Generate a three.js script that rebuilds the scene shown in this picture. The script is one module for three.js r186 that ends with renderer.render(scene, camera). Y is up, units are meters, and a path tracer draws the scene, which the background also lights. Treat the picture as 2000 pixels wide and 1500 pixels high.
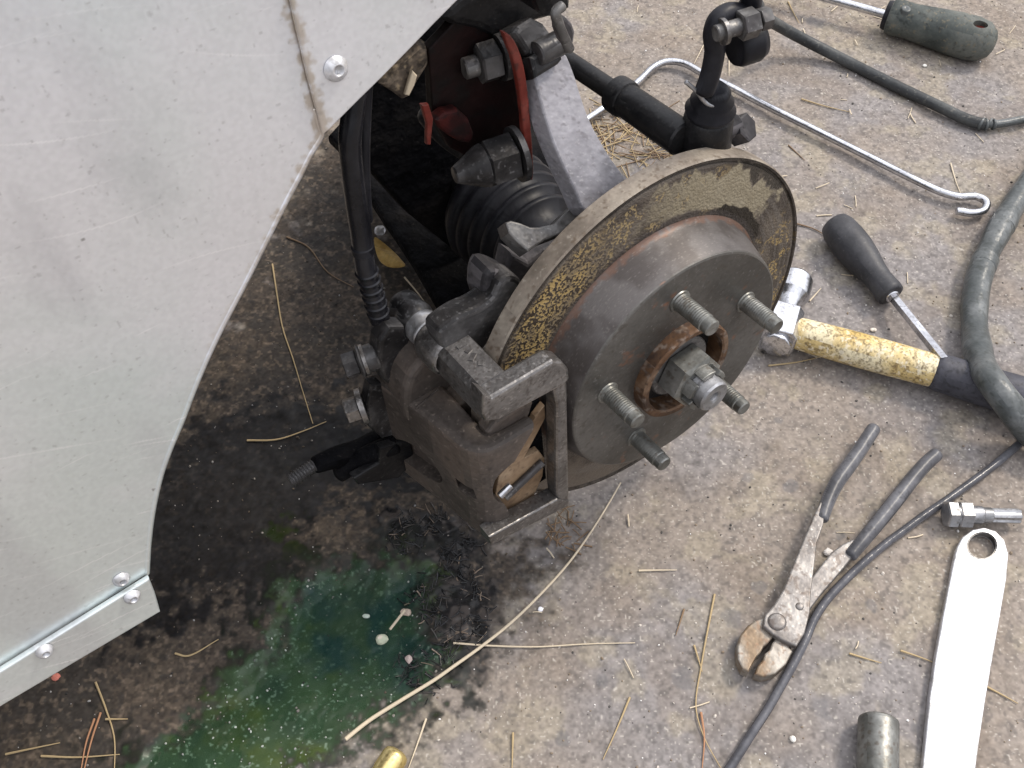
import * as THREE from 'three';
import { mergeGeometries } from 'three/addons/utils/BufferGeometryUtils.js';
import { Brush, Evaluator, SUBTRACTION } from 'three-bvh-csg';

// ------------------------------------------------------------------ camera, sky, sun, exposure
const W0 = 2000, H0 = 1500, PITCH = 54 * Math.PI / 180, FOV = 41, CAM_H = 0.63;
const scene = new THREE.Scene();
const camera = new THREE.PerspectiveCamera(FOV, 4 / 3, 0.02, 300);
camera.position.set(0, CAM_H, 0);
camera.rotation.x = -PITCH;
camera.updateMatrixWorld(true);
const renderer = new THREE.WebGLRenderer({ antialias: true });
renderer.toneMapping = THREE.LinearToneMapping;
renderer.toneMappingExposure = 1.64;
renderer.shadowMap.enabled = true;
renderer.shadowMap.type = THREE.PCFSoftShadowMap;

const SUN = new THREE.Vector3(0.62, 0.9, -0.42).normalize();
{ // bright overcast sky, a little brighter where the sun stands behind the cloud
  const w = 256, h = 128, d = new Float32Array(w * h * 4), v = new THREE.Vector3();
  for (let j = 0; j < h; j++) for (let i = 0; i < w; i++) {
    const th = (j + 0.5) / h * Math.PI - Math.PI / 2, ph = ((i + 0.5) / w - 0.5) * 2 * Math.PI;
    v.set(Math.cos(th) * Math.cos(ph), Math.sin(th), Math.cos(th) * Math.sin(ph));
    const c = v.dot(SUN), up = Math.max(0, v.y);
    let L = 0.26 + 0.64 * up + 0.95 * Math.exp((c - 1) * 4.5);
    L *= 1 + 0.07 * Math.sin(v.x * 5 + 3 * v.z) * Math.sin(v.z * 4.1 - 2 * v.y);
    if (v.y < 0) L = 0.2;
    const k = (j * w + i) * 4;
    d[k] = L * 0.965; d[k + 1] = L * 0.985; d[k + 2] = L * 1.06; d[k + 3] = 1;
  }
  const t = new THREE.DataTexture(d, w, h, THREE.RGBAFormat, THREE.FloatType);
  t.mapping = THREE.EquirectangularReflectionMapping; t.magFilter = t.minFilter = THREE.LinearFilter; t.needsUpdate = true;
  scene.background = t; scene.environment = t;
}
const sun = new THREE.DirectionalLight(0xfff3e2, 1.5);
sun.position.copy(SUN).multiplyScalar(6).add(new THREE.Vector3(0, 0, -0.4));
sun.target.position.set(0, 0, -0.4);
sun.castShadow = true; sun.shadow.radius = 22;
sun.shadow.mapSize.set(2048, 2048);
Object.assign(sun.shadow.camera, { left: -2, right: 2, top: 2, bottom: -2, near: 1, far: 12 });
scene.add(sun, sun.target);

// ------------------------------------------------------------------ small tools
const V = (x, y, z) => new THREE.Vector3(x, y, z);
let seed = 20177;
const rnd = () => { seed = (seed + 0x6D2B79F5) | 0; let t = Math.imul(seed ^ (seed >>> 15), 1 | seed); t = (t + Math.imul(t ^ (t >>> 7), 61 | t)) ^ t; return ((t ^ (t >>> 14)) >>> 0) / 4294967296; };
const rr = (a, b) => a + (b - a) * rnd();
const clamp = (x, a = 0, b = 1) => Math.min(b, Math.max(a, x));
const smooth = (a, b, x) => { const t = clamp((x - a) / (b - a)); return t * t * (3 - 2 * t); };
const lerp = (a, b, t) => a + (b - a) * t;
const mix3 = (a, b, t) => [lerp(a[0], b[0], t), lerp(a[1], b[1], t), lerp(a[2], b[2], t)];
function hash(i, j, s) { let h = Math.imul(i, 374761393) + Math.imul(j, 668265263) + Math.imul(s, 1274126177); h = Math.imul(h ^ (h >>> 13), 1103515245); return ((h ^ (h >>> 16)) >>> 0) / 4294967296; }
function vn(x, y, s = 0, per = 0) {                 // value noise, tileable when per is given
  let i = Math.floor(x), j = Math.floor(y); const fx = x - i, fy = y - j, u = fx * fx * (3 - 2 * fx), w = fy * fy * (3 - 2 * fy);
  let i1 = i + 1, j1 = j + 1;
  if (per) { i = ((i % per) + per) % per; i1 = ((i1 % per) + per) % per; j = ((j % per) + per) % per; j1 = ((j1 % per) + per) % per; }
  return lerp(lerp(hash(i, j, s), hash(i1, j, s), u), lerp(hash(i, j1, s), hash(i1, j1, s), u), w);
}
function fbm(x, y, s, oct, per = 0) { let a = 0.5, t = 0, n = 0; for (let o = 0; o < oct; o++) { t += a * vn(x, y, s + o * 17, per); n += a; a *= 0.55; x *= 2; y *= 2; per *= 2; } return t / n; }
const enc = (x) => { x = clamp(x); return Math.round(255 * (x <= 0.0031308 ? x * 12.92 : 1.055 * Math.pow(x, 1 / 2.4) - 0.055)); };
function colourTex(n, m, fn, wrap = THREE.RepeatWrapping) {
  const d = new Uint8Array(n * m * 4);
  for (let j = 0; j < m; j++) for (let i = 0; i < n; i++) { const c = fn((i + 0.5) / n, (j + 0.5) / m), k = (j * n + i) * 4; d[k] = enc(c[0]); d[k + 1] = enc(c[1]); d[k + 2] = enc(c[2]); d[k + 3] = 255; }
  const t = new THREE.DataTexture(d, n, m, THREE.RGBAFormat); t.colorSpace = THREE.SRGBColorSpace; t.wrapS = t.wrapT = wrap; t.magFilter = THREE.LinearFilter; t.minFilter = THREE.LinearMipmapLinearFilter; t.generateMipmaps = true; t.needsUpdate = true; return t;
}
function valueTex(n, m, fn, wrap = THREE.RepeatWrapping) {
  const d = new Uint8Array(n * m * 4);
  for (let j = 0; j < m; j++) for (let i = 0; i < n; i++) { const c = Math.round(255 * clamp(fn((i + 0.5) / n, (j + 0.5) / m))), k = (j * n + i) * 4; d[k] = d[k + 1] = d[k + 2] = c; d[k + 3] = 255; }
  const t = new THREE.DataTexture(d, n, m, THREE.RGBAFormat); t.wrapS = t.wrapT = wrap; t.magFilter = THREE.LinearFilter; t.minFilter = THREE.LinearMipmapLinearFilter; t.generateMipmaps = true; t.needsUpdate = true; return t;
}
// rays through a point of the picture, met with real planes of the place
const fpx = H0 / 2 / Math.tan(FOV * Math.PI / 360);
const ray = (x, y) => V((x - W0 / 2) / fpx, -(y - H0 / 2) / fpx, -1).applyQuaternion(camera.quaternion);
const G = (x, y, h = 0) => { const d = ray(x, y); return camera.position.clone().addScaledVector(d, (h - CAM_H) / d.y); };
const meet = (x, y, p, n) => { const d = ray(x, y); return camera.position.clone().addScaledVector(d, p.clone().sub(camera.position).dot(n) / d.dot(n)); };
// the axle: P the middle of the hub face, N outwards along the axle, T towards the front of the car, U up in the disc
const P = V(0.0949, 0.1602, -0.3551), N = V(0.58158, 0.09573, 0.80784).normalize();
const T = V(N.z, 0, -N.x).normalize(), U = N.clone().cross(T);
const HUB = new THREE.Matrix4().makeBasis(T, U, N).setPosition(P).multiply(new THREE.Matrix4().makeScale(0.001, 0.001, 0.001));
const hub = (t, u, o) => V(t, u, o).applyMatrix4(HUB);                      // millimetres in the hub's frame
const Lm = (x, y, o) => { const q = meet(x, y, hub(0, 0, o), N).sub(P); return new THREE.Vector2(q.dot(T) * 1000, q.dot(U) * 1000); };
const Lw = (x, y, o) => meet(x, y, hub(0, 0, o), N);
const toHub = (w) => { const q = w.clone().sub(P); return V(q.dot(T), q.dot(U), q.dot(N)).multiplyScalar(1000); };

// geometry helpers; everything is made in world metres and moved under its thing by part()
const inHub = (g) => g.applyMatrix4(HUB);
function boxUV(g, sc = 1) {
  g = g.index ? g.toNonIndexed() : g.clone();
  const p = g.attributes.position, n = g.attributes.normal, uv = new Float32Array(p.count * 2), ou = rnd(), ov = rnd();
  for (let i = 0; i < p.count; i += 3) {
    let ax = 0, ay = 0, az = 0; for (let k = 0; k < 3; k++) { ax += Math.abs(n.getX(i + k)); ay += Math.abs(n.getY(i + k)); az += Math.abs(n.getZ(i + k)); }
    for (let k = 0; k < 3; k++) {
      const x = p.getX(i + k), y = p.getY(i + k), z = p.getZ(i + k);
      const [a, b] = ay >= ax && ay >= az ? [x, z] : ax >= az ? [z, y] : [x, y];
      uv[(i + k) * 2] = a * sc + ou; uv[(i + k) * 2 + 1] = b * sc + ov;
    }
  }
  g.setAttribute('uv', new THREE.BufferAttribute(uv, 2));
  for (const k of Object.keys(g.attributes)) if (!['position', 'normal', 'uv'].includes(k)) g.deleteAttribute(k);
  return g;
}
const merge = (list) => mergeGeometries(list.map((g) => { const q = g.index ? g.toNonIndexed() : g.clone(); for (const k of Object.keys(q.attributes)) if (!['position', 'normal', 'uv'].includes(k)) q.deleteAttribute(k); return q; }), false);
function alongAxis(g, c, axis) { return g.applyQuaternion(new THREE.Quaternion().setFromUnitVectors(V(0, 1, 0), axis.clone().normalize())).translate(c.x, c.y, c.z); }
function lathe(prof, c, axis, seg = 48) { return alongAxis(new THREE.LatheGeometry(prof.map(([r, h]) => new THREE.Vector2(Math.max(r, 1e-6), h)), seg).toNonIndexed(), c, axis); }
function sharpLathe(prof, c, axis, seg = 48) {          // each profile step flat-shaded along the profile, so that machined edges stay crisp
  const list = []; for (let i = 0; i + 1 < prof.length; i++) list.push(new THREE.LatheGeometry([prof[i], prof[i + 1]].map(([r, h]) => new THREE.Vector2(Math.max(r, 1e-6), h)), seg));
  return alongAxis(merge(list), c, axis);
}
const mm = (prof) => prof.map(([r, h]) => [r / 1000, h / 1000]);
function hexPrism(af, h, c, axis, turn = 0, chamfer = 0.12) {
  const r = af / Math.sqrt(3), s = [];
  const ringAt = (q, y) => Array.from({ length: 6 }, (_, k) => V(q * Math.cos(k * Math.PI / 3 + turn), y, q * Math.sin(k * Math.PI / 3 + turn)));
  const e = r * chamfer, rings = [ringAt(r - e, 0), ringAt(r, e * 0.6), ringAt(r, h - e * 0.6), ringAt(r - e, h)], pos = [];
  const tri = (a, b, d) => pos.push(a.x, a.y, a.z, b.x, b.y, b.z, d.x, d.y, d.z);
  for (let i = 0; i < 3; i++) for (let k = 0; k < 6; k++) { const a = rings[i][k], b = rings[i][(k + 1) % 6], d = rings[i + 1][k], f = rings[i + 1][(k + 1) % 6]; tri(a, d, b); tri(b, d, f); }
  for (let k = 0; k < 6; k++) { tri(V(0, 0, 0), rings[0][k], rings[0][(k + 1) % 6]); tri(V(0, h, 0), rings[3][(k + 1) % 6], rings[3][k]); }
  const g = new THREE.BufferGeometry(); g.setAttribute('position', new THREE.Float32BufferAttribute(pos, 3)); g.computeVertexNormals();
  g.setAttribute('uv', new THREE.Float32BufferAttribute(new Float32Array(pos.length / 3 * 2), 2));
  return alongAxis(g, c, axis);
}
function sweep(pts, r, { seg = 80, rad = 16, tension = 0.5, closedEnds = true, straight = false } = {}) {   // a tube with its own radius along the way and rounded ends
  const curve = straight ? new THREE.LineCurve3(pts[0], pts[pts.length - 1]) : new THREE.CatmullRomCurve3(pts, false, 'centripetal', tension);
  const fr = curve.computeFrenetFrames(seg, false), rf = typeof r === 'function' ? r : () => r, pos = [], nor = [], idx = [];
  const rows = [];
  for (let i = 0; i <= seg; i++) rows.push([curve.getPointAt(i / seg), fr.normals[i], fr.binormals[i], rf(i / seg), fr.tangents[i], 0]);
  if (closedEnds) { const a = rows[0], b = rows[rows.length - 1];
    const cap = (q, sgn) => [[0.92, 0.25], [0.62, 0.42], [0.0, 0.45]].map(([k, d]) => [q[0].clone().addScaledVector(q[4], sgn * d * q[3]), q[1], q[2], q[3] * k, q[4], sgn]);
    rows.unshift(...cap(a, -1).reverse()); rows.push(...cap(b, 1)); }
  for (const [c, n, b, rad0, t, e] of rows) for (let k = 0; k <= rad; k++) {
    const a = k / rad * 2 * Math.PI, d = n.clone().multiplyScalar(Math.cos(a)).addScaledVector(b, Math.sin(a));
    const p = c.clone().addScaledVector(d, rad0); pos.push(p.x, p.y, p.z);
    nor.push(d.x, d.y, d.z);
  }
  for (let i = 0; i + 1 < rows.length; i++) for (let k = 0; k < rad; k++) { const a = i * (rad + 1) + k, b = a + rad + 1; idx.push(a, a + 1, b, b, a + 1, b + 1); }
  const g = new THREE.BufferGeometry(); g.setAttribute('position', new THREE.Float32BufferAttribute(pos, 3)); g.setIndex(idx);
  g.setAttribute('uv', new THREE.Float32BufferAttribute(new Float32Array(pos.length / 3 * 2), 2)); g.computeVertexNormals();
  return g;
}
const cyl = (a, b, r, r2 = r, seg = 28) => { const d = b.clone().sub(a), h = d.length(), e = Math.min(r, r2) * 0.12; return sharpLathe([[0, 0], [r - e, 0], [r, e], [r2, h - e], [r2 - e, h], [0, h]], a, d, seg); };
const shapeOf = (pts, soft = 0) => { if (!soft) return new THREE.Shape(pts); const c = new THREE.CatmullRomCurve3(pts.map((p) => V(p.x, p.y, 0)), true, 'centripetal'); return new THREE.Shape(c.getPoints(pts.length * soft).map((p) => new THREE.Vector2(p.x, p.y))); };
function extrude(shape, depth, bevel, steps = 1) { const b = Math.min(bevel, depth * 0.45); return new THREE.ExtrudeGeometry(shape, { depth: depth - 2 * b, bevelEnabled: b > 0, bevelSize: b, bevelOffset: -b, bevelThickness: b, bevelSegments: 3, curveSegments: 14 }).translate(0, 0, b); }
// a flat thing whose outline is given as points of the picture at the height of its upper face
function slab(px, yTop, thick, bevel, soft = 0, holes = []) {
  const pts = (l) => l.map(([x, y]) => { const q = G(x, y, yTop); return new THREE.Vector2(q.x, -q.z); });
  const s = shapeOf(pts(px), soft); for (const h of holes) s.holes.push(new THREE.Path(shapeOf(pts(h), 4).getPoints()));
  return extrude(s, thick, bevel).rotateX(-Math.PI / 2).translate(0, yTop - thick, 0);
}
// a plate in the plane of the disc (outline as points of the picture on the plane o), running back along the axle
function hubPlate(px, o, thick, bevel, soft = 0) { return inHub(extrude(shapeOf(px.map(([x, y]) => Lm(x, y, o)), soft), thick, bevel).translate(0, 0, o - thick)); }
function hubBlock(tu, o0, o1, bevel, soft = 0) { return inHub(extrude(shapeOf(tu.map(([a, b]) => new THREE.Vector2(a, b)), soft), o1 - o0, bevel).translate(0, 0, o0)); }

// ------------------------------------------------------------------ things, parts
const bases = new Map(), used = new Map();
function numbered(name) { const k = used.get(name) ?? 0; used.set(name, k + 1); return k ? `${name}_${String(k).padStart(3, '0')}` : name; }
function thing(name, label, category, base, group) {
  const o = new THREE.Group(); o.name = numbered(name); o.position.copy(base); scene.add(o); bases.set(o, base.clone());
  o.userData = { label, category }; if (group) o.userData.group = group; return o;
}
function part(name, geo, material, parent, extra) {
  const b = bases.get(parent); geo.translate(-b.x, -b.y, -b.z);
  const m = new THREE.Mesh(geo, material); m.name = name; m.castShadow = m.receiveShadow = true; parent.add(m); bases.set(m, b);
  if (extra) Object.assign(m.userData, extra); return m;
}
function solo(name, geo, material, label, category, group) {                 // a thing that is one mesh
  geo.computeBoundingBox(); const c = geo.boundingBox.getCenter(V(0, 0, 0)); c.y = geo.boundingBox.min.y; geo.translate(-c.x, -c.y, -c.z);
  const m = new THREE.Mesh(geo, material); m.name = numbered(name); m.position.copy(c); m.castShadow = m.receiveShadow = true; scene.add(m); bases.set(m, c.clone());
  m.userData = { label, category }; if (group) m.userData.group = group; return m;
}
function structure(name, geo, material) { const m = new THREE.Mesh(geo, material); m.name = name; m.castShadow = m.receiveShadow = true; m.userData.kind = 'structure'; scene.add(m); return m; }

// ------------------------------------------------------------------ materials
const UVS = 5;                                       // box-mapped textures repeat every 0.2 m
const bumpFine = valueTex(512, 512, (u, v) => fbm(u * 48, v * 48, 3, 3, 48) * 0.7 + 0.3 * fbm(u * 10, v * 10, 8, 3, 10));
const bumpCoarse = valueTex(512, 512, (u, v) => fbm(u * 16, v * 16, 31, 5, 16));
const bumpHair = valueTex(512, 512, (u, v) => fbm(u * 8, v * 120, 51, 2, 8) * 0.6 + 0.4 * fbm(u * 40, v * 40, 57, 2, 40));
function stuffTex(s, cols, { f = 8, spread = 0.22, speck = [], n = 512 } = {}) {
  // colours mixed by broad noise, then specks: [colour, noise frequency, threshold]
  return colourTex(n, n, (u, v) => {
    let t = clamp((fbm(u * f, v * f, s, 5, f) - 0.5) / spread * 0.5 + 0.5) * (cols.length - 1); const i = Math.min(cols.length - 2, Math.floor(t));
    let c = mix3(cols[i], cols[i + 1], t - i);
    speck.forEach(([col, fr, th], k) => { const f2 = fr * 2; c = mix3(c, col, 0.6 * smooth(th - 0.06, th + 0.14, fbm(u * f2, v * f2, s + 100 + k * 31, 3, f2))); });
    const g = 0.82 + 0.36 * fbm(u * 128, v * 128, s + 9, 2, 128); return [c[0] * g, c[1] * g, c[2] * g];
  });
}
const mat = (map, rough, metal = 0, bump = null, bs = 0.0003, extra = {}) => new THREE.MeshPhysicalMaterial({ map, roughness: rough, metalness: metal, bumpMap: bump, bumpScale: bs, specularIntensity: metal > 0.3 ? 1 : 0.55, ...extra });
const M = {
  brown: mat(stuffTex(1, [[0.055, 0.046, 0.04], [0.082, 0.068, 0.059], [0.115, 0.09, 0.074]], { f: 6, speck: [[[0.24, 0.2, 0.17], 60, 0.74], [[0.04, 0.033, 0.03], 24, 0.7]] }), 0.55, 0.1, bumpFine, 0.0006),
  iron: mat(stuffTex(2, [[0.06, 0.055, 0.055], [0.13, 0.125, 0.12], [0.22, 0.21, 0.2]], { f: 8, speck: [[[0.04, 0.035, 0.032], 40, 0.66], [[0.4, 0.39, 0.38], 70, 0.76]] }), 0.42, 0.35, bumpFine, 0.0008),
  dirtyIron: mat(stuffTex(3, [[0.012, 0.0115, 0.012], [0.032, 0.03, 0.03], [0.09, 0.087, 0.087]], { f: 9, speck: [[[0.15, 0.148, 0.15], 70, 0.72]] }), 0.38, 0.25, bumpCoarse, 0.0014),
  greaseBlack: mat(stuffTex(4, [[0.004, 0.004, 0.005], [0.009, 0.009, 0.01], [0.02, 0.019, 0.019]], { f: 8, speck: [[[0.07, 0.065, 0.06], 80, 0.76]] }), 0.42, 0, bumpCoarse, 0.0012, { specularIntensity: 0.55 }),
  deepBlack: mat(stuffTex(5, [[0.0025, 0.0025, 0.003], [0.005, 0.005, 0.006], [0.012, 0.011, 0.011]], { f: 8, speck: [[[0.06, 0.055, 0.05], 90, 0.78]] }), 0.75, 0, bumpCoarse, 0.004, { specularIntensity: 0.1 }),
  rubber: mat(stuffTex(6, [[0.006, 0.006, 0.008], [0.011, 0.011, 0.014], [0.02, 0.02, 0.024]], { f: 10 }), 0.42, 0, bumpFine, 0.0003, { specularIntensity: 0.4 }),
  hoseRubber: mat(stuffTex(49, [[0.007, 0.007, 0.009], [0.013, 0.013, 0.016], [0.024, 0.024, 0.028]], { f: 10 }), 0.27, 0, bumpFine, 0.0003),
  dullRubber: mat(stuffTex(7, [[0.03, 0.032, 0.033], [0.05, 0.053, 0.054], [0.085, 0.088, 0.086]], { f: 7, speck: [[[0.16, 0.15, 0.13], 50, 0.72]] }), 0.5, 0, bumpFine, 0.0005),
  armGrey: mat(stuffTex(8, [[0.14, 0.138, 0.148], [0.215, 0.21, 0.226], [0.31, 0.302, 0.325]], { f: 6, speck: [[[0.16, 0.15, 0.16], 40, 0.66], [[0.42, 0.41, 0.42], 90, 0.7]] }), 0.5, 0.15, bumpFine, 0.0008),
  knuckle: mat(stuffTex(9, [[0.03, 0.028, 0.03], [0.07, 0.065, 0.068], [0.14, 0.13, 0.135]], { f: 8, speck: [[[0.02, 0.02, 0.022], 30, 0.66]] }), 0.55, 0.1, bumpCoarse, 0.0016),
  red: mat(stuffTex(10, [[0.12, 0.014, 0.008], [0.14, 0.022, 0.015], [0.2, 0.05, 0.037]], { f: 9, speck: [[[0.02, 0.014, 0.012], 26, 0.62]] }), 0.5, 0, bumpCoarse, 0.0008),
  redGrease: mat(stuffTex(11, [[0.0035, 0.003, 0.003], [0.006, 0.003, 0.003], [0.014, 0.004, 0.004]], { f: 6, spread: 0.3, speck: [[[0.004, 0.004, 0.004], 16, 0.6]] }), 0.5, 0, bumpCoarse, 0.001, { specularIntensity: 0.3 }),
  wornIron: mat(stuffTex(47, [[0.15, 0.142, 0.136], [0.2, 0.19, 0.183], [0.27, 0.258, 0.25]], { f: 12, speck: [[[0.09, 0.075, 0.065], 70, 0.62], [[0.45, 0.43, 0.41], 90, 0.68]] }), 0.34, 0.8, bumpFine, 0.0006),
  soil: mat(stuffTex(48, [[0.05, 0.04, 0.032], [0.11, 0.088, 0.068], [0.2, 0.16, 0.12]], { f: 24, speck: [[[0.32, 0.25, 0.16], 50, 0.62], [[0.012, 0.01, 0.009], 40, 0.58]] }), 0.9, 0, bumpCoarse, 0.003),
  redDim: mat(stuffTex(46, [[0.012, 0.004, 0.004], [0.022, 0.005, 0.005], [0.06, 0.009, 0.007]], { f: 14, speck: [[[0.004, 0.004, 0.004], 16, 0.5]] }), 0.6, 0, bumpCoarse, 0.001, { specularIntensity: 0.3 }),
  steel: mat(stuffTex(12, [[0.22, 0.22, 0.22], [0.34, 0.34, 0.35], [0.48, 0.48, 0.49]], { f: 10, speck: [[[0.12, 0.11, 0.1], 50, 0.7]] }), 0.38, 0.75, bumpFine, 0.0003),
  studSteel: mat(stuffTex(13, [[0.13, 0.13, 0.118], [0.19, 0.19, 0.175], [0.28, 0.28, 0.265]], { f: 12, speck: [[[0.1, 0.08, 0.06], 40, 0.64]] }), 0.42, 0.65, bumpFine, 0.0004),
  brightSteel: mat(stuffTex(14, [[0.4, 0.4, 0.42], [0.54, 0.54, 0.56], [0.68, 0.68, 0.7]], { f: 10, speck: [[[0.2, 0.19, 0.18], 60, 0.66]] }), 0.24, 0.95, bumpFine, 0.0002),
  silverPaint: mat(stuffTex(15, [[0.42, 0.42, 0.44], [0.54, 0.54, 0.56], [0.68, 0.68, 0.7]], { f: 7, speck: [[[0.26, 0.25, 0.235], 24, 0.64], [[0.4, 0.38, 0.35], 9, 0.6]] }), 0.36, 0.4, bumpHair, 0.0004),
  plierSteel: mat(stuffTex(16, [[0.13, 0.118, 0.11], [0.2, 0.185, 0.175], [0.28, 0.265, 0.25]], { f: 12, speck: [[[0.08, 0.055, 0.04], 28, 0.6], [[0.55, 0.53, 0.5], 60, 0.74]] }), 0.42, 0.45, bumpFine, 0.0004),
  jawSteel: mat(stuffTex(17, [[0.17, 0.12, 0.075], [0.23, 0.2, 0.165], [0.34, 0.315, 0.28]], { f: 14, speck: [[[0.16, 0.09, 0.05], 34, 0.64]] }), 0.42, 0.4, bumpFine, 0.0004),
  greyGrip: mat(stuffTex(18, [[0.05, 0.05, 0.055], [0.085, 0.085, 0.093], [0.13, 0.13, 0.14]], { f: 10, speck: [[[0.04, 0.04, 0.045], 40, 0.68]] }), 0.34, 0, bumpFine, 0.0003),
  handleGrey: mat(stuffTex(19, [[0.045, 0.052, 0.048], [0.075, 0.084, 0.077], [0.125, 0.13, 0.115]], { f: 8, speck: [[[0.18, 0.15, 0.1], 40, 0.68], [[0.02, 0.022, 0.02], 24, 0.66]] }), 0.55, 0, bumpFine, 0.0004),
  handleBlack: mat(stuffTex(20, [[0.028, 0.028, 0.031], [0.042, 0.042, 0.046], [0.06, 0.06, 0.065]], { f: 9, speck: [[[0.12, 0.115, 0.11], 60, 0.76]] }), 0.48, 0, bumpFine, 0.0003),
  yellow: mat(stuffTex(21, [[0.5, 0.35, 0.12], [0.62, 0.48, 0.23], [0.72, 0.63, 0.42]], { f: 7, speck: [[[0.12, 0.075, 0.03], 44, 0.58], [[0.08, 0.05, 0.03], 80, 0.62], [[0.85, 0.78, 0.62], 40, 0.62]] }), 0.5, 0, bumpFine, 0.0005),
  hammerGrip: mat(stuffTex(22, [[0.05, 0.05, 0.06], [0.075, 0.075, 0.09], [0.1, 0.1, 0.115]], { f: 9, speck: [[[0.02, 0.02, 0.022], 36, 0.64]] }), 0.55, 0, bumpFine, 0.0004),
  hose: mat(stuffTex(23, [[0.05, 0.057, 0.057], [0.085, 0.092, 0.092], [0.14, 0.148, 0.148]], { f: 9, speck: [[[0.04, 0.045, 0.04], 30, 0.64]] }), 0.33, 0, bumpCoarse, 0.0014),
  cable: mat(stuffTex(24, [[0.05, 0.05, 0.055], [0.08, 0.08, 0.09], [0.11, 0.11, 0.12]], { f: 9 }), 0.2, 0, bumpFine, 0.0003),
  brass: mat(stuffTex(25, [[0.5, 0.38, 0.13], [0.64, 0.5, 0.2], [0.74, 0.6, 0.28]], { f: 8, speck: [[[0.25, 0.17, 0.06], 30, 0.68]] }), 0.32, 0.8, bumpFine, 0.0003),
  padBack: mat(stuffTex(26, [[0.17, 0.11, 0.065], [0.26, 0.175, 0.105], [0.36, 0.26, 0.17]], { f: 10, speck: [[[0.14, 0.09, 0.06], 40, 0.66]] }), 0.6, 0, bumpFine, 0.0005),
  rust: mat(stuffTex(27, [[0.055, 0.032, 0.02], [0.11, 0.058, 0.03], [0.2, 0.13, 0.085]], { f: 14, speck: [[[0.24, 0.2, 0.17], 20, 0.6], [[0.04, 0.025, 0.02], 40, 0.6]] }), 0.6, 0.2, bumpFine, 0.0006),
  edge: mat(stuffTex(28, [[0.15, 0.125, 0.1], [0.22, 0.185, 0.15], [0.3, 0.26, 0.21]], { f: 8, speck: [[[0.1, 0.07, 0.045], 40, 0.66], [[0.42, 0.38, 0.32], 60, 0.74]] }), 0.55, 0.2, bumpFine, 0.0005),
  straw: new THREE.MeshPhysicalMaterial({ color: new THREE.Color().setRGB(0.4, 0.3, 0.16), roughness: 0.7 }),
  strawPale: new THREE.MeshPhysicalMaterial({ color: new THREE.Color().setRGB(0.58, 0.49, 0.36), roughness: 0.65 }),
  strawDark: new THREE.MeshPhysicalMaterial({ color: new THREE.Color().setRGB(0.2, 0.13, 0.075), roughness: 0.75 }),
  strawRed: new THREE.MeshPhysicalMaterial({ color: new THREE.Color().setRGB(0.38, 0.19, 0.1), roughness: 0.7 }),
};
const BASES_UV = (g) => boxUV(g, UVS);

// ------------------------------------------------------------------ ground
const poly = (px) => px.map(([x, y]) => { const q = G(x, y, 0); return [q.x, q.z]; });
function sd(p, x, z) {                                // signed distance to a polygon, negative inside
  let d = 1e9, inside = false;
  for (let i = 0, j = p.length - 1; i < p.length; j = i++) {
    const [ax, az] = p[j], [bx, bz] = p[i], ex = bx - ax, ez = bz - az, t = clamp(((x - ax) * ex + (z - az) * ez) / (ex * ex + ez * ez));
    d = Math.min(d, Math.hypot(x - ax - ex * t, z - az - ez * t));
    if ((az > z) !== (bz > z) && x < ex * (z - az) / (bz - az) + ax) inside = !inside;
  }
  return inside ? -d : d;
}
const PUDDLE = poly([[612, 1112], [700, 1098], [790, 1092], [842, 1112], [826, 1190], [862, 1270], [850, 1335], [770, 1395], [690, 1440], [600, 1500], [520, 1640], [180, 1700], [250, 1510], [330, 1420], [420, 1340], [505, 1270], [540, 1180]]);
const DEEP = poly([[600, 1120], [790, 1098], [838, 1120], [815, 1200], [845, 1270], [800, 1330], [690, 1350], [560, 1320], [520, 1260], [560, 1180]]);
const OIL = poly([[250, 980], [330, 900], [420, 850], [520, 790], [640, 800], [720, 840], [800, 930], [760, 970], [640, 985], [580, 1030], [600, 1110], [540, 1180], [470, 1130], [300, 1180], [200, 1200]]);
const GREENEDGE = poly([[560, 1040], [610, 1110], [545, 1190], [520, 1260], [430, 1340], [330, 1430], [230, 1530], [200, 1620], [320, 1600], [420, 1440], [560, 1320], [640, 1240], [660, 1130]]);
const DARK_GROUND = poly([[-300, 900], [200, 800], [420, 600], [560, 380], [640, 240], [760, 330], [900, 640], [1000, 1010], [1060, 1110], [1010, 1200], [900, 1330], [800, 1400], [620, 1480], [500, 1700], [-500, 1800]]);  // ground turns darker and browner inside this outline
const DEBRIS = poly([[770, 1010], [860, 1010], [930, 1070], [945, 1150], [960, 1250], [890, 1330], [800, 1360], [780, 1290], [850, 1250], [800, 1180], [820, 1120], [760, 1080]]);
const MUD = poly([[600, 990], [760, 960], [900, 1020], [860, 1060], [760, 1090], [600, 1100]]);
const SPOTS = [[1655, 392, 16], [1462, 932, 18], [1545, 948, 14], [1640, 1046, 13], [1424, 1206, 20], [1440, 1262, 16], [1600, 1384, 20], [1706, 1010, 16], [1520, 820, 10], [1480, 1150, 12], [1330, 1330, 22], [1100, 1440, 18], [1590, 40, 20], [1700, 1180, 14], [1180, 1330, 12], [1786, 1420, 12]].map(([x, y, r]) => { const a = G(x, y), b = G(x + r, y); return [a.x, a.z, a.distanceTo(b)]; });
const GX0 = -0.8, GX1 = 0.8, GZ0 = -1.3, GZ1 = 0.1;
const basin = (x, z) => {
  const w = (fbm(x * 60, z * 60, 5, 4) - 0.5) * 0.03;
  const shallow = smooth(0.004, -0.018, sd(PUDDLE, x, z) + w), deep = smooth(0.006, -0.02, sd(DEEP, x, z) + w);
  return shallow * 0.0036 + deep * 0.0045;
};
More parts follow.
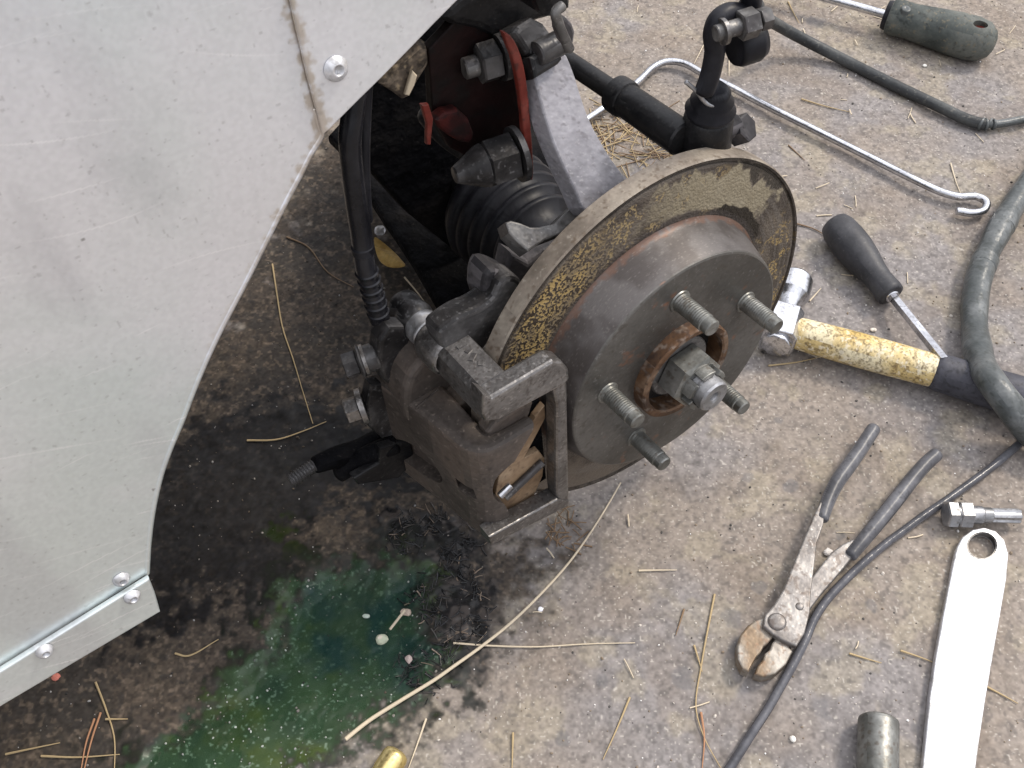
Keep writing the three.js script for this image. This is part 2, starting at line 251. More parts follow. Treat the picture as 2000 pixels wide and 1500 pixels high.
const groundH = (x, z) => {
  let h = (fbm(x * 14, z * 14, 71, 3) - 0.5) * 0.004 + (fbm(x * 90, z * 90, 72, 3) - 0.5) * 0.0016 + (vn(x * 420, z * 420, 75) - 0.5) * 0.0008;
  h += smooth(0.012, -0.01, sd(DEBRIS, x, z)) * (fbm(x * 130, z * 130, 91, 3) * 0.006 - 0.001);
  h += smooth(0.02, -0.02, sd(MUD, x, z)) * (fbm(x * 70, z * 70, 95, 3) * 0.006);
  return h - basin(x, z);
};
{
  const nx = 700, nz = 620, pos = new Float32Array((nx + 1) * (nz + 1) * 3), uv = new Float32Array((nx + 1) * (nz + 1) * 2), idx = [];
  for (let j = 0; j <= nz; j++) for (let i = 0; i <= nx; i++) {
    const x = lerp(GX0, GX1, i / nx), z = lerp(GZ0, GZ1, j / nz), k = j * (nx + 1) + i, e = Math.min(i, nx - i, j, nz - j) / 40;
    pos[k * 3] = x; pos[k * 3 + 1] = groundH(x, z) * clamp(e); pos[k * 3 + 2] = z; uv[k * 2] = i / nx; uv[k * 2 + 1] = j / nz;
    if (i < nx && j < nz) idx.push(k, k + nx + 1, k + 1, k + 1, k + nx + 1, k + nx + 2);
  }
  const g = new THREE.BufferGeometry(); g.setAttribute('position', new THREE.BufferAttribute(pos, 3)); g.setAttribute('uv', new THREE.BufferAttribute(uv, 2)); g.setIndex(idx); g.computeVertexNormals();
  const NT = 2048, rough = new Float32Array(NT * NT / 4);
  const concrete = (x, z) => {
    const a = fbm(x * 9, z * 9, 11, 4), b = fbm(x * 26, z * 26, 12, 4), f = fbm(x * 330, z * 330, 13, 3), g2 = vn(x * 800, z * 800, 14), pit = fbm(x * 300, z * 300, 15, 2);
    let c = mix3([0.24, 0.206, 0.177], [0.222, 0.204, 0.197], smooth(0.38, 0.64, a));
    c = mix3(c, [0.175, 0.135, 0.1], smooth(0.46, 0.7, b) * 0.3);
    c = mix3(c, [0.31, 0.27, 0.2], smooth(0.5, 0.7, fbm(x * 40, z * 40, 16, 4)) * 0.45);
    const k = 0.52 + 0.64 * f + 0.32 * vn(x * 700, z * 700, 19); c = [c[0] * k, c[1] * k, c[2] * k];
    c = mix3(c, [0.085, 0.078, 0.075], smooth(0.6, 0.8, pit) * 0.45);
    c = mix3(c, [0.11, 0.1, 0.1], smooth(0.56, 0.8, fbm(x * 60, z * 60, 18, 5)) * 0.2);
    c = mix3(c, [0.55, 0.51, 0.45], smooth(0.82, 0.96, g2) * 0.6);
    return c;
  };
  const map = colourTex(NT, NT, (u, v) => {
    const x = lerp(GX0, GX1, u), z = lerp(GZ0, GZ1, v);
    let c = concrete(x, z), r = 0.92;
    const n1 = fbm(x * 45, z * 45, 21, 4) - 0.5, n2 = fbm(x * 150, z * 150, 22, 3) - 0.5, n3 = vn(x * 500, z * 500, 23) - 0.5;
    for (const [sx, sz, sr] of SPOTS) { const q = Math.hypot(x - sx, z - sz) / sr + n1 * 1.6 + n2 * 1.4; if (q < 1.3) c = mix3(c, [0.12, 0.12, 0.128], 0.42 * smooth(1.15, 0.7, q)); }
    const darkened = smooth(0.02, -0.02, sd(DARK_GROUND, x, z) + n1 * 0.09 + n2 * 0.05);
    if (darkened > 0) {
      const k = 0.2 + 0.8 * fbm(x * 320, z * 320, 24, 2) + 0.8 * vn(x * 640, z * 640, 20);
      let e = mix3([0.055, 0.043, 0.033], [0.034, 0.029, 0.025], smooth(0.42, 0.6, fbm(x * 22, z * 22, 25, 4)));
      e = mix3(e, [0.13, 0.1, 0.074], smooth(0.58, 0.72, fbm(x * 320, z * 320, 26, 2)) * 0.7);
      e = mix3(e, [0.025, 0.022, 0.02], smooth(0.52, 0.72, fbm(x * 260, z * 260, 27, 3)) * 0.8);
      c = mix3(c, [e[0] * k, e[1] * k, e[2] * k], darkened * 0.94); r = lerp(r, 0.72, darkened);
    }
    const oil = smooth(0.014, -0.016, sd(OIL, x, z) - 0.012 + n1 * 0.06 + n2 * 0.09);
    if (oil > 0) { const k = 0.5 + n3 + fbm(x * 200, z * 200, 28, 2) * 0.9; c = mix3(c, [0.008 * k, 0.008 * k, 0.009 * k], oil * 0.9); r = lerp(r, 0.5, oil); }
    const deb = smooth(0.012, -0.008, sd(DEBRIS, x, z) + n2 * 0.05 + n1 * 0.03);
    if (deb > 0) { c = mix3(c, mix3([0.012, 0.012, 0.013], [0.07, 0.06, 0.055], smooth(0.5, 0.66, fbm(x * 160, z * 160, 29, 2))), deb * 0.9); r = lerp(r, 0.3, deb); }
    const ge = smooth(0.01, -0.012, sd(GREENEDGE, x, z) + n1 * 0.05 + n2 * 0.06);
    if (ge > 0) { c = mix3(c, mix3([0.016, 0.026, 0.006], [0.05, 0.06, 0.012], clamp(n2 * 4 + 0.4)), ge * 0.85); r = lerp(r, 0.32, ge); }
    const dP = sd(PUDDLE, x, z), rim = smooth(0.022, 0.002, dP + n1 * 0.06 + n2 * 0.05); if (rim > 0) { c = mix3(c, [0.016, 0.017, 0.014], rim * 0.8); r = lerp(r, 0.4, rim); }
    const pud = smooth(0.008, -0.014, dP + n2 * 0.045 + n1 * 0.015);
    if (pud > 0) {
      const q = smooth(0.01, -0.03, sd(DEEP, x, z) + n1 * 0.06);
      let e = mix3([0.047, 0.078, 0.04], [0.016, 0.042, 0.038], q);
      e = mix3(e, [0.075, 0.1, 0.024], smooth(0.44, 0.7, fbm(x * 30, z * 30, 30, 4)) * (1 - 0.6 * q) * 0.8);
      e = mix3(e, [0.008, 0.022, 0.022], smooth(0.42, 0.74, fbm(x * 20, z * 20, 33, 5)) * 0.45);
      e = mix3(e, [0.2, 0.27, 0.2], smooth(0.7, 0.78, fbm(x * 560, z * 560, 34, 2)) * (1 - 0.7 * q) * 0.6);
      c = mix3(c, e, pud); r = lerp(r, 0.3, pud);
    }
    const ri = Math.min(NT / 2 - 1, Math.floor(u * NT / 2)), rj = Math.min(NT / 2 - 1, Math.floor(v * NT / 2)); rough[rj * NT / 2 + ri] = r + n2 * 0.25;
    return c;
  }, THREE.ClampToEdgeWrapping);
  const rmap = valueTex(NT / 2, NT / 2, (u, v) => rough[Math.min(NT / 2 - 1, Math.floor(v * NT / 2)) * NT / 2 + Math.min(NT / 2 - 1, Math.floor(u * NT / 2))], THREE.ClampToEdgeWrapping);
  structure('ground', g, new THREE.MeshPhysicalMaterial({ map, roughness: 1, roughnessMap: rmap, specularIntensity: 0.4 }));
  // the yard goes on beyond, one sheet with the near ground let into it
  const s = new THREE.Shape([[-60, -60], [60, -60], [60, 60], [-60, 60]].map((p) => new THREE.Vector2(...p)));
  s.holes.push(new THREE.Path([[GX0, -GZ1], [GX0, -GZ0], [GX1, -GZ0], [GX1, -GZ1]].map((p) => new THREE.Vector2(...p))));
  const yg = new THREE.ShapeGeometry(s).rotateX(-Math.PI / 2), ym = colourTex(512, 512, (u, v) => { const f = fbm(u * 96, v * 96, 41, 2, 96), k = 0.72 + 0.56 * f; let c = mix3([0.285, 0.235, 0.175], [0.25, 0.238, 0.232], smooth(0.4, 0.62, fbm(u * 6, v * 6, 42, 4, 6))); c = mix3(c, [0.09, 0.08, 0.075], smooth(0.66, 0.74, fbm(u * 60, v * 60, 43, 2, 60)) * 0.7); return [c[0] * k, c[1] * k, c[2] * k]; });
  structure('yard_ground', yg, new THREE.MeshPhysicalMaterial({ map: ym, roughness: 0.92 }));
}
{ // coolant standing in the hollow: one thin clear green sheet, the rough ground makes its shore
  const w = poly([[590, 1090], [700, 1078], [800, 1072], [870, 1100], [850, 1190], [890, 1270], [875, 1350], [790, 1415], [700, 1465], [620, 1520], [540, 1680], [150, 1730], [220, 1500], [310, 1400], [400, 1320], [485, 1255], [520, 1170]]);
  const g = new THREE.ShapeGeometry(new THREE.Shape(w.map(([x, z]) => new THREE.Vector2(x, -z)))).rotateX(-Math.PI / 2).translate(0, -0.0034, 0);
  structure('puddle', g, new THREE.MeshPhysicalMaterial({ color: new THREE.Color().setRGB(0.88, 0.95, 0.91), transmission: 1, thickness: 0, roughness: 0.06, ior: 1.36 }));
}

// ------------------------------------------------------------------ the car
const car = thing('car', 'bare aluminium car corner with its wheel off, showing rusty brake disc, caliper and greasy suspension', 'car', V(P.x, 0, P.z));
const p_ = (name, geo, m, parent = car, extra) => part(name, BASES_UV(geo), m, parent, extra);

// body: sheet aluminium on a sloping side plane
const Nh = V(N.x, 0, N.z).normalize(), BN = Nh.clone().multiplyScalar(Math.cos(0.21)).addScaledVector(V(0, 1, 0), Math.sin(0.21)).normalize();
const BP = P.clone().addScaledVector(Nh, -0.04), BU = BN.clone().cross(T);
const BODY = new THREE.Matrix4().makeBasis(T, BU, BN).setPosition(BP);
const body2 = (x, y, o = 0) => { const q = meet(x, y, BP.clone().addScaledVector(BN, o), BN).sub(BP); return new THREE.Vector2(q.dot(T), q.dot(BU)); };
const sheet = (pts, o, thick) => extrude(new THREE.Shape(pts), thick, thick * 0.35).translate(0, 0, o - thick).applyMatrix4(BODY);
const archLine = [[630, 262], [608, 300], [585, 345], [560, 392], [520, 472], [480, 552], [430, 648], [400, 712], [378, 765], [357, 820], [332, 880], [313, 935], [299, 998], [291, 1058], [287, 1122]];
const bodyMap = (() => {
  // fine grain, cloudy reflections painted in, curved scratches, small pits, brown staining with a ragged edge along the arch and the seam
  const X0 = -0.62, X1 = 0.1, Y0 = -0.14, Y1 = 0.4, line = [[565, 0], [600, 150], ...archLine].map(([x, y]) => body2(x, y));
  const scr = []; for (let i = 0; i < 420; i++) { const a = rr(-0.5, 0.0), l = rr(0.008, 0.07); scr.push([rr(X0 + 0.1, X1), rr(Y0, Y1), a, l, rr(-4, 4), rr(0.15, 0.7), rr(0.00012, 0.0004)]); }
  const pits = []; for (let i = 0; i < 26; i++) pits.push([rr(X0, X1), rr(Y0, Y1), rr(0.0004, 0.0008), rr(0.3, 0.8)]);
  const n = 1024, acc = new Float32Array(n * n), dark = new Float32Array(n * n);
  const put = (A, x, y, v) => { const i = Math.floor((x - X0) / (X1 - X0) * n), j = Math.floor((y - Y0) / (Y1 - Y0) * n); if (i >= 0 && j >= 0 && i < n && j < n) A[j * n + i] = Math.max(A[j * n + i], v); };
  for (const [x, y, a, l, b, s] of scr) for (let t = -l / 2; t < l / 2; t += 0.0003) put(acc, x + t * Math.cos(a), y + t * Math.sin(a) + b * t * t, s * (1 - Math.abs(t) * 2 / l));
  for (const [x, y, r, s] of pits) for (let a = -r; a < r; a += 0.0003) for (let b = -r; b < r; b += 0.0003) if (a * a + b * b < r * r) put(dark, x + a, y + b, s);
  const t = colourTex(n, n, (u, v) => {
    const x = lerp(X0, X1, u), y = lerp(Y0, Y1, v), k = Math.min(n * n - 1, Math.floor(v * n) * n + Math.floor(u * n));
    let c = mix3([0.66, 0.71, 0.705], [0.75, 0.755, 0.78], smooth(0.36, 0.64, fbm(x * 7, y * 4, 61, 4)));
    c = mix3(c, [0.5, 0.505, 0.53], smooth(0.46, 0.72, fbm(x * 26, y * 9 + x * 4, 62, 5)) * 0.4); c = mix3(c, [0.78, 0.78, 0.81], smooth(0.5, 0.75, fbm(x * 12 - y * 8, y * 34 + x * 12, 67, 4)) * 0.35);  // darker and lighter streaks painted in place of reflections
    const g = 0.95 + 0.1 * vn(x * 700, y * 700, 63); c = [c[0] * g, c[1] * g, c[2] * g];
    let d = 1; for (let i = 0; i + 1 < line.length; i++) { const a = line[i], b = line[i + 1], ex = b.x - a.x, ey = b.y - a.y, q = clamp(((x - a.x) * ex + (y - a.y) * ey) / (ex * ex + ey * ey)); d = Math.min(d, Math.hypot(x - a.x - ex * q, y - a.y - ey * q)); }
    const st = smooth(0.0034, 0.0004, d + (fbm(x * 260, y * 260, 64, 3) - 0.45) * 0.008) * smooth(0.08, 0.2, y);
    c = mix3(c, [0.34, 0.24, 0.12], st * 0.55);
    c = mix3(c, [0.95, 0.95, 0.97], acc[k] * 0.9);
    return mix3(c, [0.14, 0.13, 0.12], Math.max(dark[k], 0.25 * smooth(0.78, 0.9, fbm(x * 520, y * 520, 66, 2))));
  }, THREE.MirroredRepeatWrapping);
  t.userData = { X0, X1, Y0, Y1 }; return t;
})();
const dentBump = valueTex(512, 512, (u, v) => fbm(u * 4.5, v * 3.5, 81, 2, 0), THREE.MirroredRepeatWrapping);
const alu = mat(bodyMap, 0.33, 0.68, dentBump, 0.009);
function bodyUV(g) { // sheet coordinates in metres of the panel itself
  g = g.index ? g.toNonIndexed() : g; const inv = BODY.clone().invert(), p = g.attributes.position, uv = new Float32Array(p.count * 2), q = V(0, 0, 0), { X0, X1, Y0, Y1 } = bodyMap.userData;
  for (let i = 0; i < p.count; i++) { q.fromBufferAttribute(p, i).applyMatrix4(inv); uv[i * 2] = (q.x - X0) / (X1 - X0); uv[i * 2 + 1] = (q.y - Y0) / (Y1 - Y0); }
  g.setAttribute('uv', new THREE.BufferAttribute(uv, 2)); return g;
}
const seamTop = [[560, -25], [566, 0], [582, 72], [600, 150], [616, 210]], b2 = (l, o = 0) => l.map(([x, y]) => body2(x, y, o));
const TOPY = body2(560, -25).y + 0.06;
{
  const lowSeam = b2([[287, 1123], [0, 1305], [-300, 1492]]), far = lowSeam[2], dir = far.clone().sub(lowSeam[1]).normalize(), end = lowSeam[1].clone().addScaledVector(dir, 0.95);
  const main = [...b2([...seamTop, ...archLine]), lowSeam[0], lowSeam[1], end, new THREE.Vector2(end.x, TOPY), new THREE.Vector2(body2(545, -90).x, TOPY)];
  const bp = part('body_panel', bodyUV(sheet(main, 0, 0.0022)), alu, car);
  part('arch_lip', bodyUV(sweep(b2([[616, 214], [626, 250], ...archLine]).map((p) => V(p.x, p.y, -0.0012).applyMatrix4(BODY)), 0.0017, { seg: 140, rad: 8 })), alu, bp);
  const strip = b2([[562, -60], [566, 0], [582, 72], [600, 150], [616, 210], [628, 262], [640, 252], [668, 224], [700, 192], [745, 148], [800, 92], [845, 45], [892, -2], [960, -75]], 0.0015);
  strip.push(new THREE.Vector2(strip[strip.length - 1].x + 0.02, TOPY), new THREE.Vector2(strip[0].x, TOPY));
  const as = part('arch_strip', bodyUV(sheet(strip, 0.0028, 0.0022)), alu, car, { label: 'screwed aluminium strip along the top of the wheel arch' });
  const lo = b2([[289, 1124], [300, 1152], [306, 1172], [311, 1190], [0, 1374]], 0.002), lEnd = lo[4].clone().addScaledVector(dir, 0.9), uEnd = b2([[-40, 1329]], 0.002)[0].addScaledVector(dir, 0.9);
  const sill = part('sill_strip', bodyUV(sheet([...lo, lEnd, uEnd, ...b2([[0, 1304]], 0.002)], 0.0042, 0.0035)), alu, car, { label: 'folded aluminium strip screwed along the bottom of the panel' });
  const bolt = (x, y, r, parent, o) => {
    const c = meet(x, y, BP.clone().addScaledVector(BN, o), BN), g = [lathe(mm([[r * 1.15, 0], [r * 1.15, 0.5], [r, 0.7], [r * 0.95, 1.7], [r * 0.6, 2.7], [r * 0.42, 2.8], [r * 0.36, 1.2], [0.01, 1.1]]), c, BN, 28)];
    part('panel_bolt', BASES_UV(merge(g)), M.silverPaint, parent);
  };
  bolt(656, 134, 4.6, as, 0.003); bolt(237, 1131, 3.5, bp, 0.0002); bolt(258, 1165, 3.5, sill, 0.0045); bolt(87, 1271, 3.5, sill, 0.0045);
  // bonnet and floor added unseen to shade the wheel well; inner wall behind the panel
  const inb = Nh.clone().negate(), at = (s, y, o) => BP.clone().addScaledVector(T, s).addScaledVector(inb, o).setY(y);
  const yT = BP.clone().addScaledVector(BU, TOPY).y, oT = -(BU.clone().multiplyScalar(TOPY).dot(Nh));
  const quad = (a, b, c, d, th, dn) => { const g = new THREE.BufferGeometry(), q = [a, b, c, d], w = q.map((v) => v.clone().addScaledVector(dn, th)), o = [...q, ...w], f = [[0, 1, 2], [0, 2, 3], [4, 6, 5], [4, 7, 6], [0, 4, 1], [1, 4, 5], [1, 5, 2], [2, 5, 6], [2, 6, 3], [3, 6, 7], [3, 7, 0], [0, 7, 4]]; g.setAttribute('position', new THREE.Float32BufferAttribute(f.flatMap((t) => t.flatMap((i) => o[i].toArray())), 3)); g.computeVertexNormals(); g.setAttribute('uv', new THREE.Float32BufferAttribute(new Float32Array(72), 2)); return g; };
  part('added_bonnet', bodyUV(quad(at(-1.0, yT + 0.003, oT), at(-0.02, yT + 0.003, oT), at(-0.02, yT + 0.03, 0.95), at(-1.0, yT + 0.03, 0.95), 0.002, V(0, 1, 0))), alu, car);
  p_('inner_wall', merge([quad(at(-1.0, 0.16, 0.3), at(-0.16, 0.16, 0.3), at(-0.16, yT - 0.002, 0.3), at(-1.0, yT - 0.002, 0.3), 0.004, inb)]), M.deepBlack);
  p_('added_floor', quad(at(-1.0, 0.2, 0.02), at(-0.5, 0.2, 0.02), at(-0.5, 0.205, 0.295), at(-1.0, 0.205, 0.295), 0.004, V(0, -1, 0)), M.deepBlack);  // unseen sheet, added only for its shade
}

// brake disc: ring, edge and hat
const discC = hub(0, 0, 0);
const facePaint = (() => {
  const GOLD = [0.45, 0.32, 0.13], n = 1024, R = 120;
  return colourTex(n, n, (u, v) => {
    const t = (u * 2 - 1) * R, w = (v * 2 - 1) * R, r = Math.hypot(t, w); let a = Math.atan2(w, t) * 180 / Math.PI; if (a < -90) a += 360;
    const ar = a / 180 * Math.PI * 100, nA = fbm(ar * 0.05, r * 0.09, 201, 4), nB = fbm(t * 0.16, w * 0.16, 202, 4), nC = fbm(t * 0.95, w * 0.95, 203, 2), nD = fbm(t * 0.06, w * 0.06, 204, 3);
    let c = mix3([0.085, 0.07, 0.058], [0.15, 0.125, 0.1], smooth(0.35, 0.65, nA));
    c = mix3(c, [0.17, 0.15, 0.13], smooth(0.5, 0.62, fbm(ar * 0.03, r * 0.5, 205, 3)) * 0.5);
    // scaly golden rust, thickest towards the caliper, thin and blotchy over the top
    const w1 = smooth(100, 126, a) * smooth(178, 150, a), w2 = smooth(52, 75, a) * smooth(125, 104, a), w3 = smooth(30, 8, a) * smooth(-70, -20, a);
    const band = smooth(86, 90, r + nB * 6) * smooth(118, 113, r + nB * 4);
    const gr = smooth(0.42, 0.62, nC), blot = smooth(0.48, 0.6, nB);
    c = mix3(c, GOLD, band * w1 * (0.35 + 0.65 * smooth(0.4, 0.55, nD)) * gr * 0.95);
    c = mix3(c, [0.03, 0.02, 0.012], band * w1 * smooth(0.48, 0.4, nC) * 0.75);
    c = mix3(c, mix3(GOLD, [0.36, 0.3, 0.2], 0.4), band * w2 * blot * smooth(0.44, 0.56, nC) * 0.8);
    c = mix3(c, GOLD, w3 * smooth(0.54, 0.66, nB) * smooth(0.47, 0.56, nC) * 0.8);
    // smooth tan film left by the pad, with a ragged outer edge
    const ragged = 110 + (fbm(ar * 0.14, 3.3, 206, 3) - 0.5) * 26, tan = smooth(31, 36, a + (nB - 0.5) * 16) * smooth(100, 72, a + (nB - 0.5) * 40) * smooth(86, 89, r + (nB - 0.5) * 5) * smooth(ragged + 1.2, ragged - 1.2, r);
    c = mix3(c, mix3([0.29, 0.245, 0.165], [0.37, 0.325, 0.235], nB), tan * 0.92);
    // dark worn patches
    c = mix3(c, [0.05, 0.043, 0.035], smooth(0.45, 0.55, nB + 0.12) * smooth(22, 30, a + (nB - 0.5) * 14) * smooth(64, 58, a) * smooth(ragged, ragged + 2, r) * 0.85);
    const hole = Math.hypot((a - 42) / 19, (r - 86) / 6.2) + (nB - 0.5) * 0.7; c = mix3(c, [0.032, 0.026, 0.02], smooth(1.05, 0.9, hole));
    c = mix3(c, [0.035, 0.028, 0.024], smooth(116.3, 117.1, r + (nB - 0.5) * 1.5) * 0.8);
    c = mix3(c, [0.07, 0.06, 0.055], smooth(87.5, 85.5, r + (nB - 0.5) * 2) * 0.6);
    const g = 0.85 + 0.3 * hash(Math.floor(u * n), Math.floor(v * n), 9); return [c[0] * g, c[1] * g, c[2] * g];
  }, THREE.ClampToEdgeWrapping);
})();
{
  const ringGeo = sharpLathe(mm([[81.5, -24.7], [114.7, -24.7], [115.1, -26.2], [116.4, -26.2], [116.8, -24.5], [118, -24.4]]), discC, N, 160);
  const inv = HUB.clone().invert(), p = ringGeo.attributes.position, uv = ringGeo.attributes.uv, q = V(0, 0, 0);
  for (let i = 0; i < p.count; i++) { q.fromBufferAttribute(p, i).applyMatrix4(inv); uv.setXY(i, q.x / 240 + 0.5, q.y / 240 + 0.5); }
  const disc = part('brake_disc', ringGeo, mat(facePaint, 0.5, 0.25, valueTex(1024, 1024, (u, v) => fbm((u * 2 - 1) * 114, (v * 2 - 1) * 114, 203, 2)), 0.0006), car, { label: 'brake disc flecked with golden rust' });
  p_('disc_edge', sharpLathe(mm([[118, -24.4], [118.8, -25.3], [118.8, -35.4], [117.8, -36.4], [70, -36.4], [66, -30], [66, -8]]), discC, N, 160), M.edge, disc);
  const hatTex = colourTex(512, 256, (u, v) => { // u round the hat, v from the disc (0) to the lip (1)
    const x = u * 34, y = v * 1.7; let c = mix3([0.07, 0.061, 0.057], [0.115, 0.105, 0.101], smooth(0.32, 0.68, fbm(x, y, 301, 5)));
    c = mix3(c, [0.14, 0.075, 0.05], smooth(0.16, 0.04, v + (fbm(x * 4, y * 4, 302, 3) - 0.5) * 0.3) * 0.7);
    c = mix3(c, [0.24, 0.22, 0.2], smooth(0.68, 0.84, fbm(x * 14, y * 14, 303, 2)) * 0.3);
    const g = 0.9 + 0.2 * vn(u * 500, v * 120, 304); return [c[0] * g, c[1] * g, c[2] * g];
  });
  const wall = lathe(mm([[83.5, -24.6], [82, -23.6], [81, -21], [79.2, -14], [77.2, -7], [75.6, -2.2], [75.3, -1.2]]), discC, N, 140);
  { const pq = wall.attributes.position, u2 = wall.attributes.uv; for (let i = 0; i < pq.count; i++) { q.fromBufferAttribute(pq, i).applyMatrix4(inv); u2.setY(i, clamp((q.z + 24.7) / 24)); } }
  const hat = part('disc_hat', wall, mat(hatTex, 0.45, 0.3, null), disc);
  const faceTex = stuffTex(305, [[0.075, 0.07, 0.063], [0.105, 0.099, 0.09], [0.135, 0.128, 0.118]], { f: 5, speck: [[[0.24, 0.1, 0.05], 14, 0.74], [[0.07, 0.06, 0.05], 30, 0.68], [[0.26, 0.25, 0.24], 70, 0.76]] });
  p_('hat_face', sharpLathe(mm([[75.4, -1.4], [74.9, -0.6], [73.9, 0], [30, 0], [30, -8]]), discC, N, 140), mat(faceTex, 0.42, 0.45, bumpFine, 0.0002), disc);
}
// hub: rusty spigot, washer, castle nut, axle end, five studs
{
  const h = p_('wheel_hub', merge([sharpLathe(mm([[32.6, -1], [32.4, 7.2], [31.4, 8.2], [28.6, 8.2], [27.6, 7.2], [27.2, -5]]), discC, N, 72)]), M.rust, car, { label: 'rusty hub spigot ring' });
  p_('hub_bore', sharpLathe(mm([[27.4, -4], [20, -4.6], [17, -1.5], [0, -1.5]]), discC, N, 60), M.greaseBlack, h);
  p_('washer', sharpLathe(mm([[20.6, -1.6], [20.6, 1.2], [19.8, 2], [12, 2]]), discC, N, 48), M.iron, h);
  const ev = new Evaluator(); ev.attributes = ['position', 'normal', 'uv'];
  const nutBits = [hexPrism(0.0305, 0.0165, hub(0, 0, 1.6), N, 0.35, 0.16)];
  p_('axle_nut', merge(nutBits), M.studSteel, h);
  // castellated collar: six horns with slots between
  const horns = []; for (let k = 0; k < 6; k++) { const a0 = k * 60 + 9, a1 = k * 60 + 51, pts = []; for (let i = 0; i <= 6; i++) { const a = (a0 + (a1 - a0) * i / 6) * Math.PI / 180; pts.push([13.6 * Math.cos(a), 13.6 * Math.sin(a)]); } for (let i = 6; i >= 0; i--) { const a = (a0 + (a1 - a0) * i / 6) * Math.PI / 180; pts.push([10.4 * Math.cos(a), 10.4 * Math.sin(a)]); } horns.push(hubBlock(pts, 17.6, 25, 0.6)); }
  p_('nut_collar', merge([...horns, sharpLathe(mm([[14, 17], [14, 18.6], [10.4, 18.6]]), discC, N, 40)]), M.studSteel, h);
  p_('axle_end', sharpLathe(mm([[10, 16], [10, 30], [9, 31.2], [4.4, 31.2], [3, 30.4], [2.2, 27.5], [0, 26.5]]), discC, N, 40), M.steel, h);
  for (let k = 0; k < 5; k++) {
    const a = (21.5 + 72 * k) * Math.PI / 180, c = hub(53.4 * Math.cos(a), 53.4 * Math.sin(a), 0), prof = [[7, 0.1], [6.7, 0.9], [5.6, 1.2], [5.3, 2.4]];
    for (let o = 2.6; o < 20; o += 1.5) prof.push([5.33, o + 0.35], [5.23, o + 1.1]);
    prof.push([5.35, 20.4], [4.9, 21], [4.85, 25.2], [4.2, 26], [0, 26]);
    p_('wheel_stud', sharpLathe(mm(prof), c, N, 30), M.studSteel, h);
  }
}

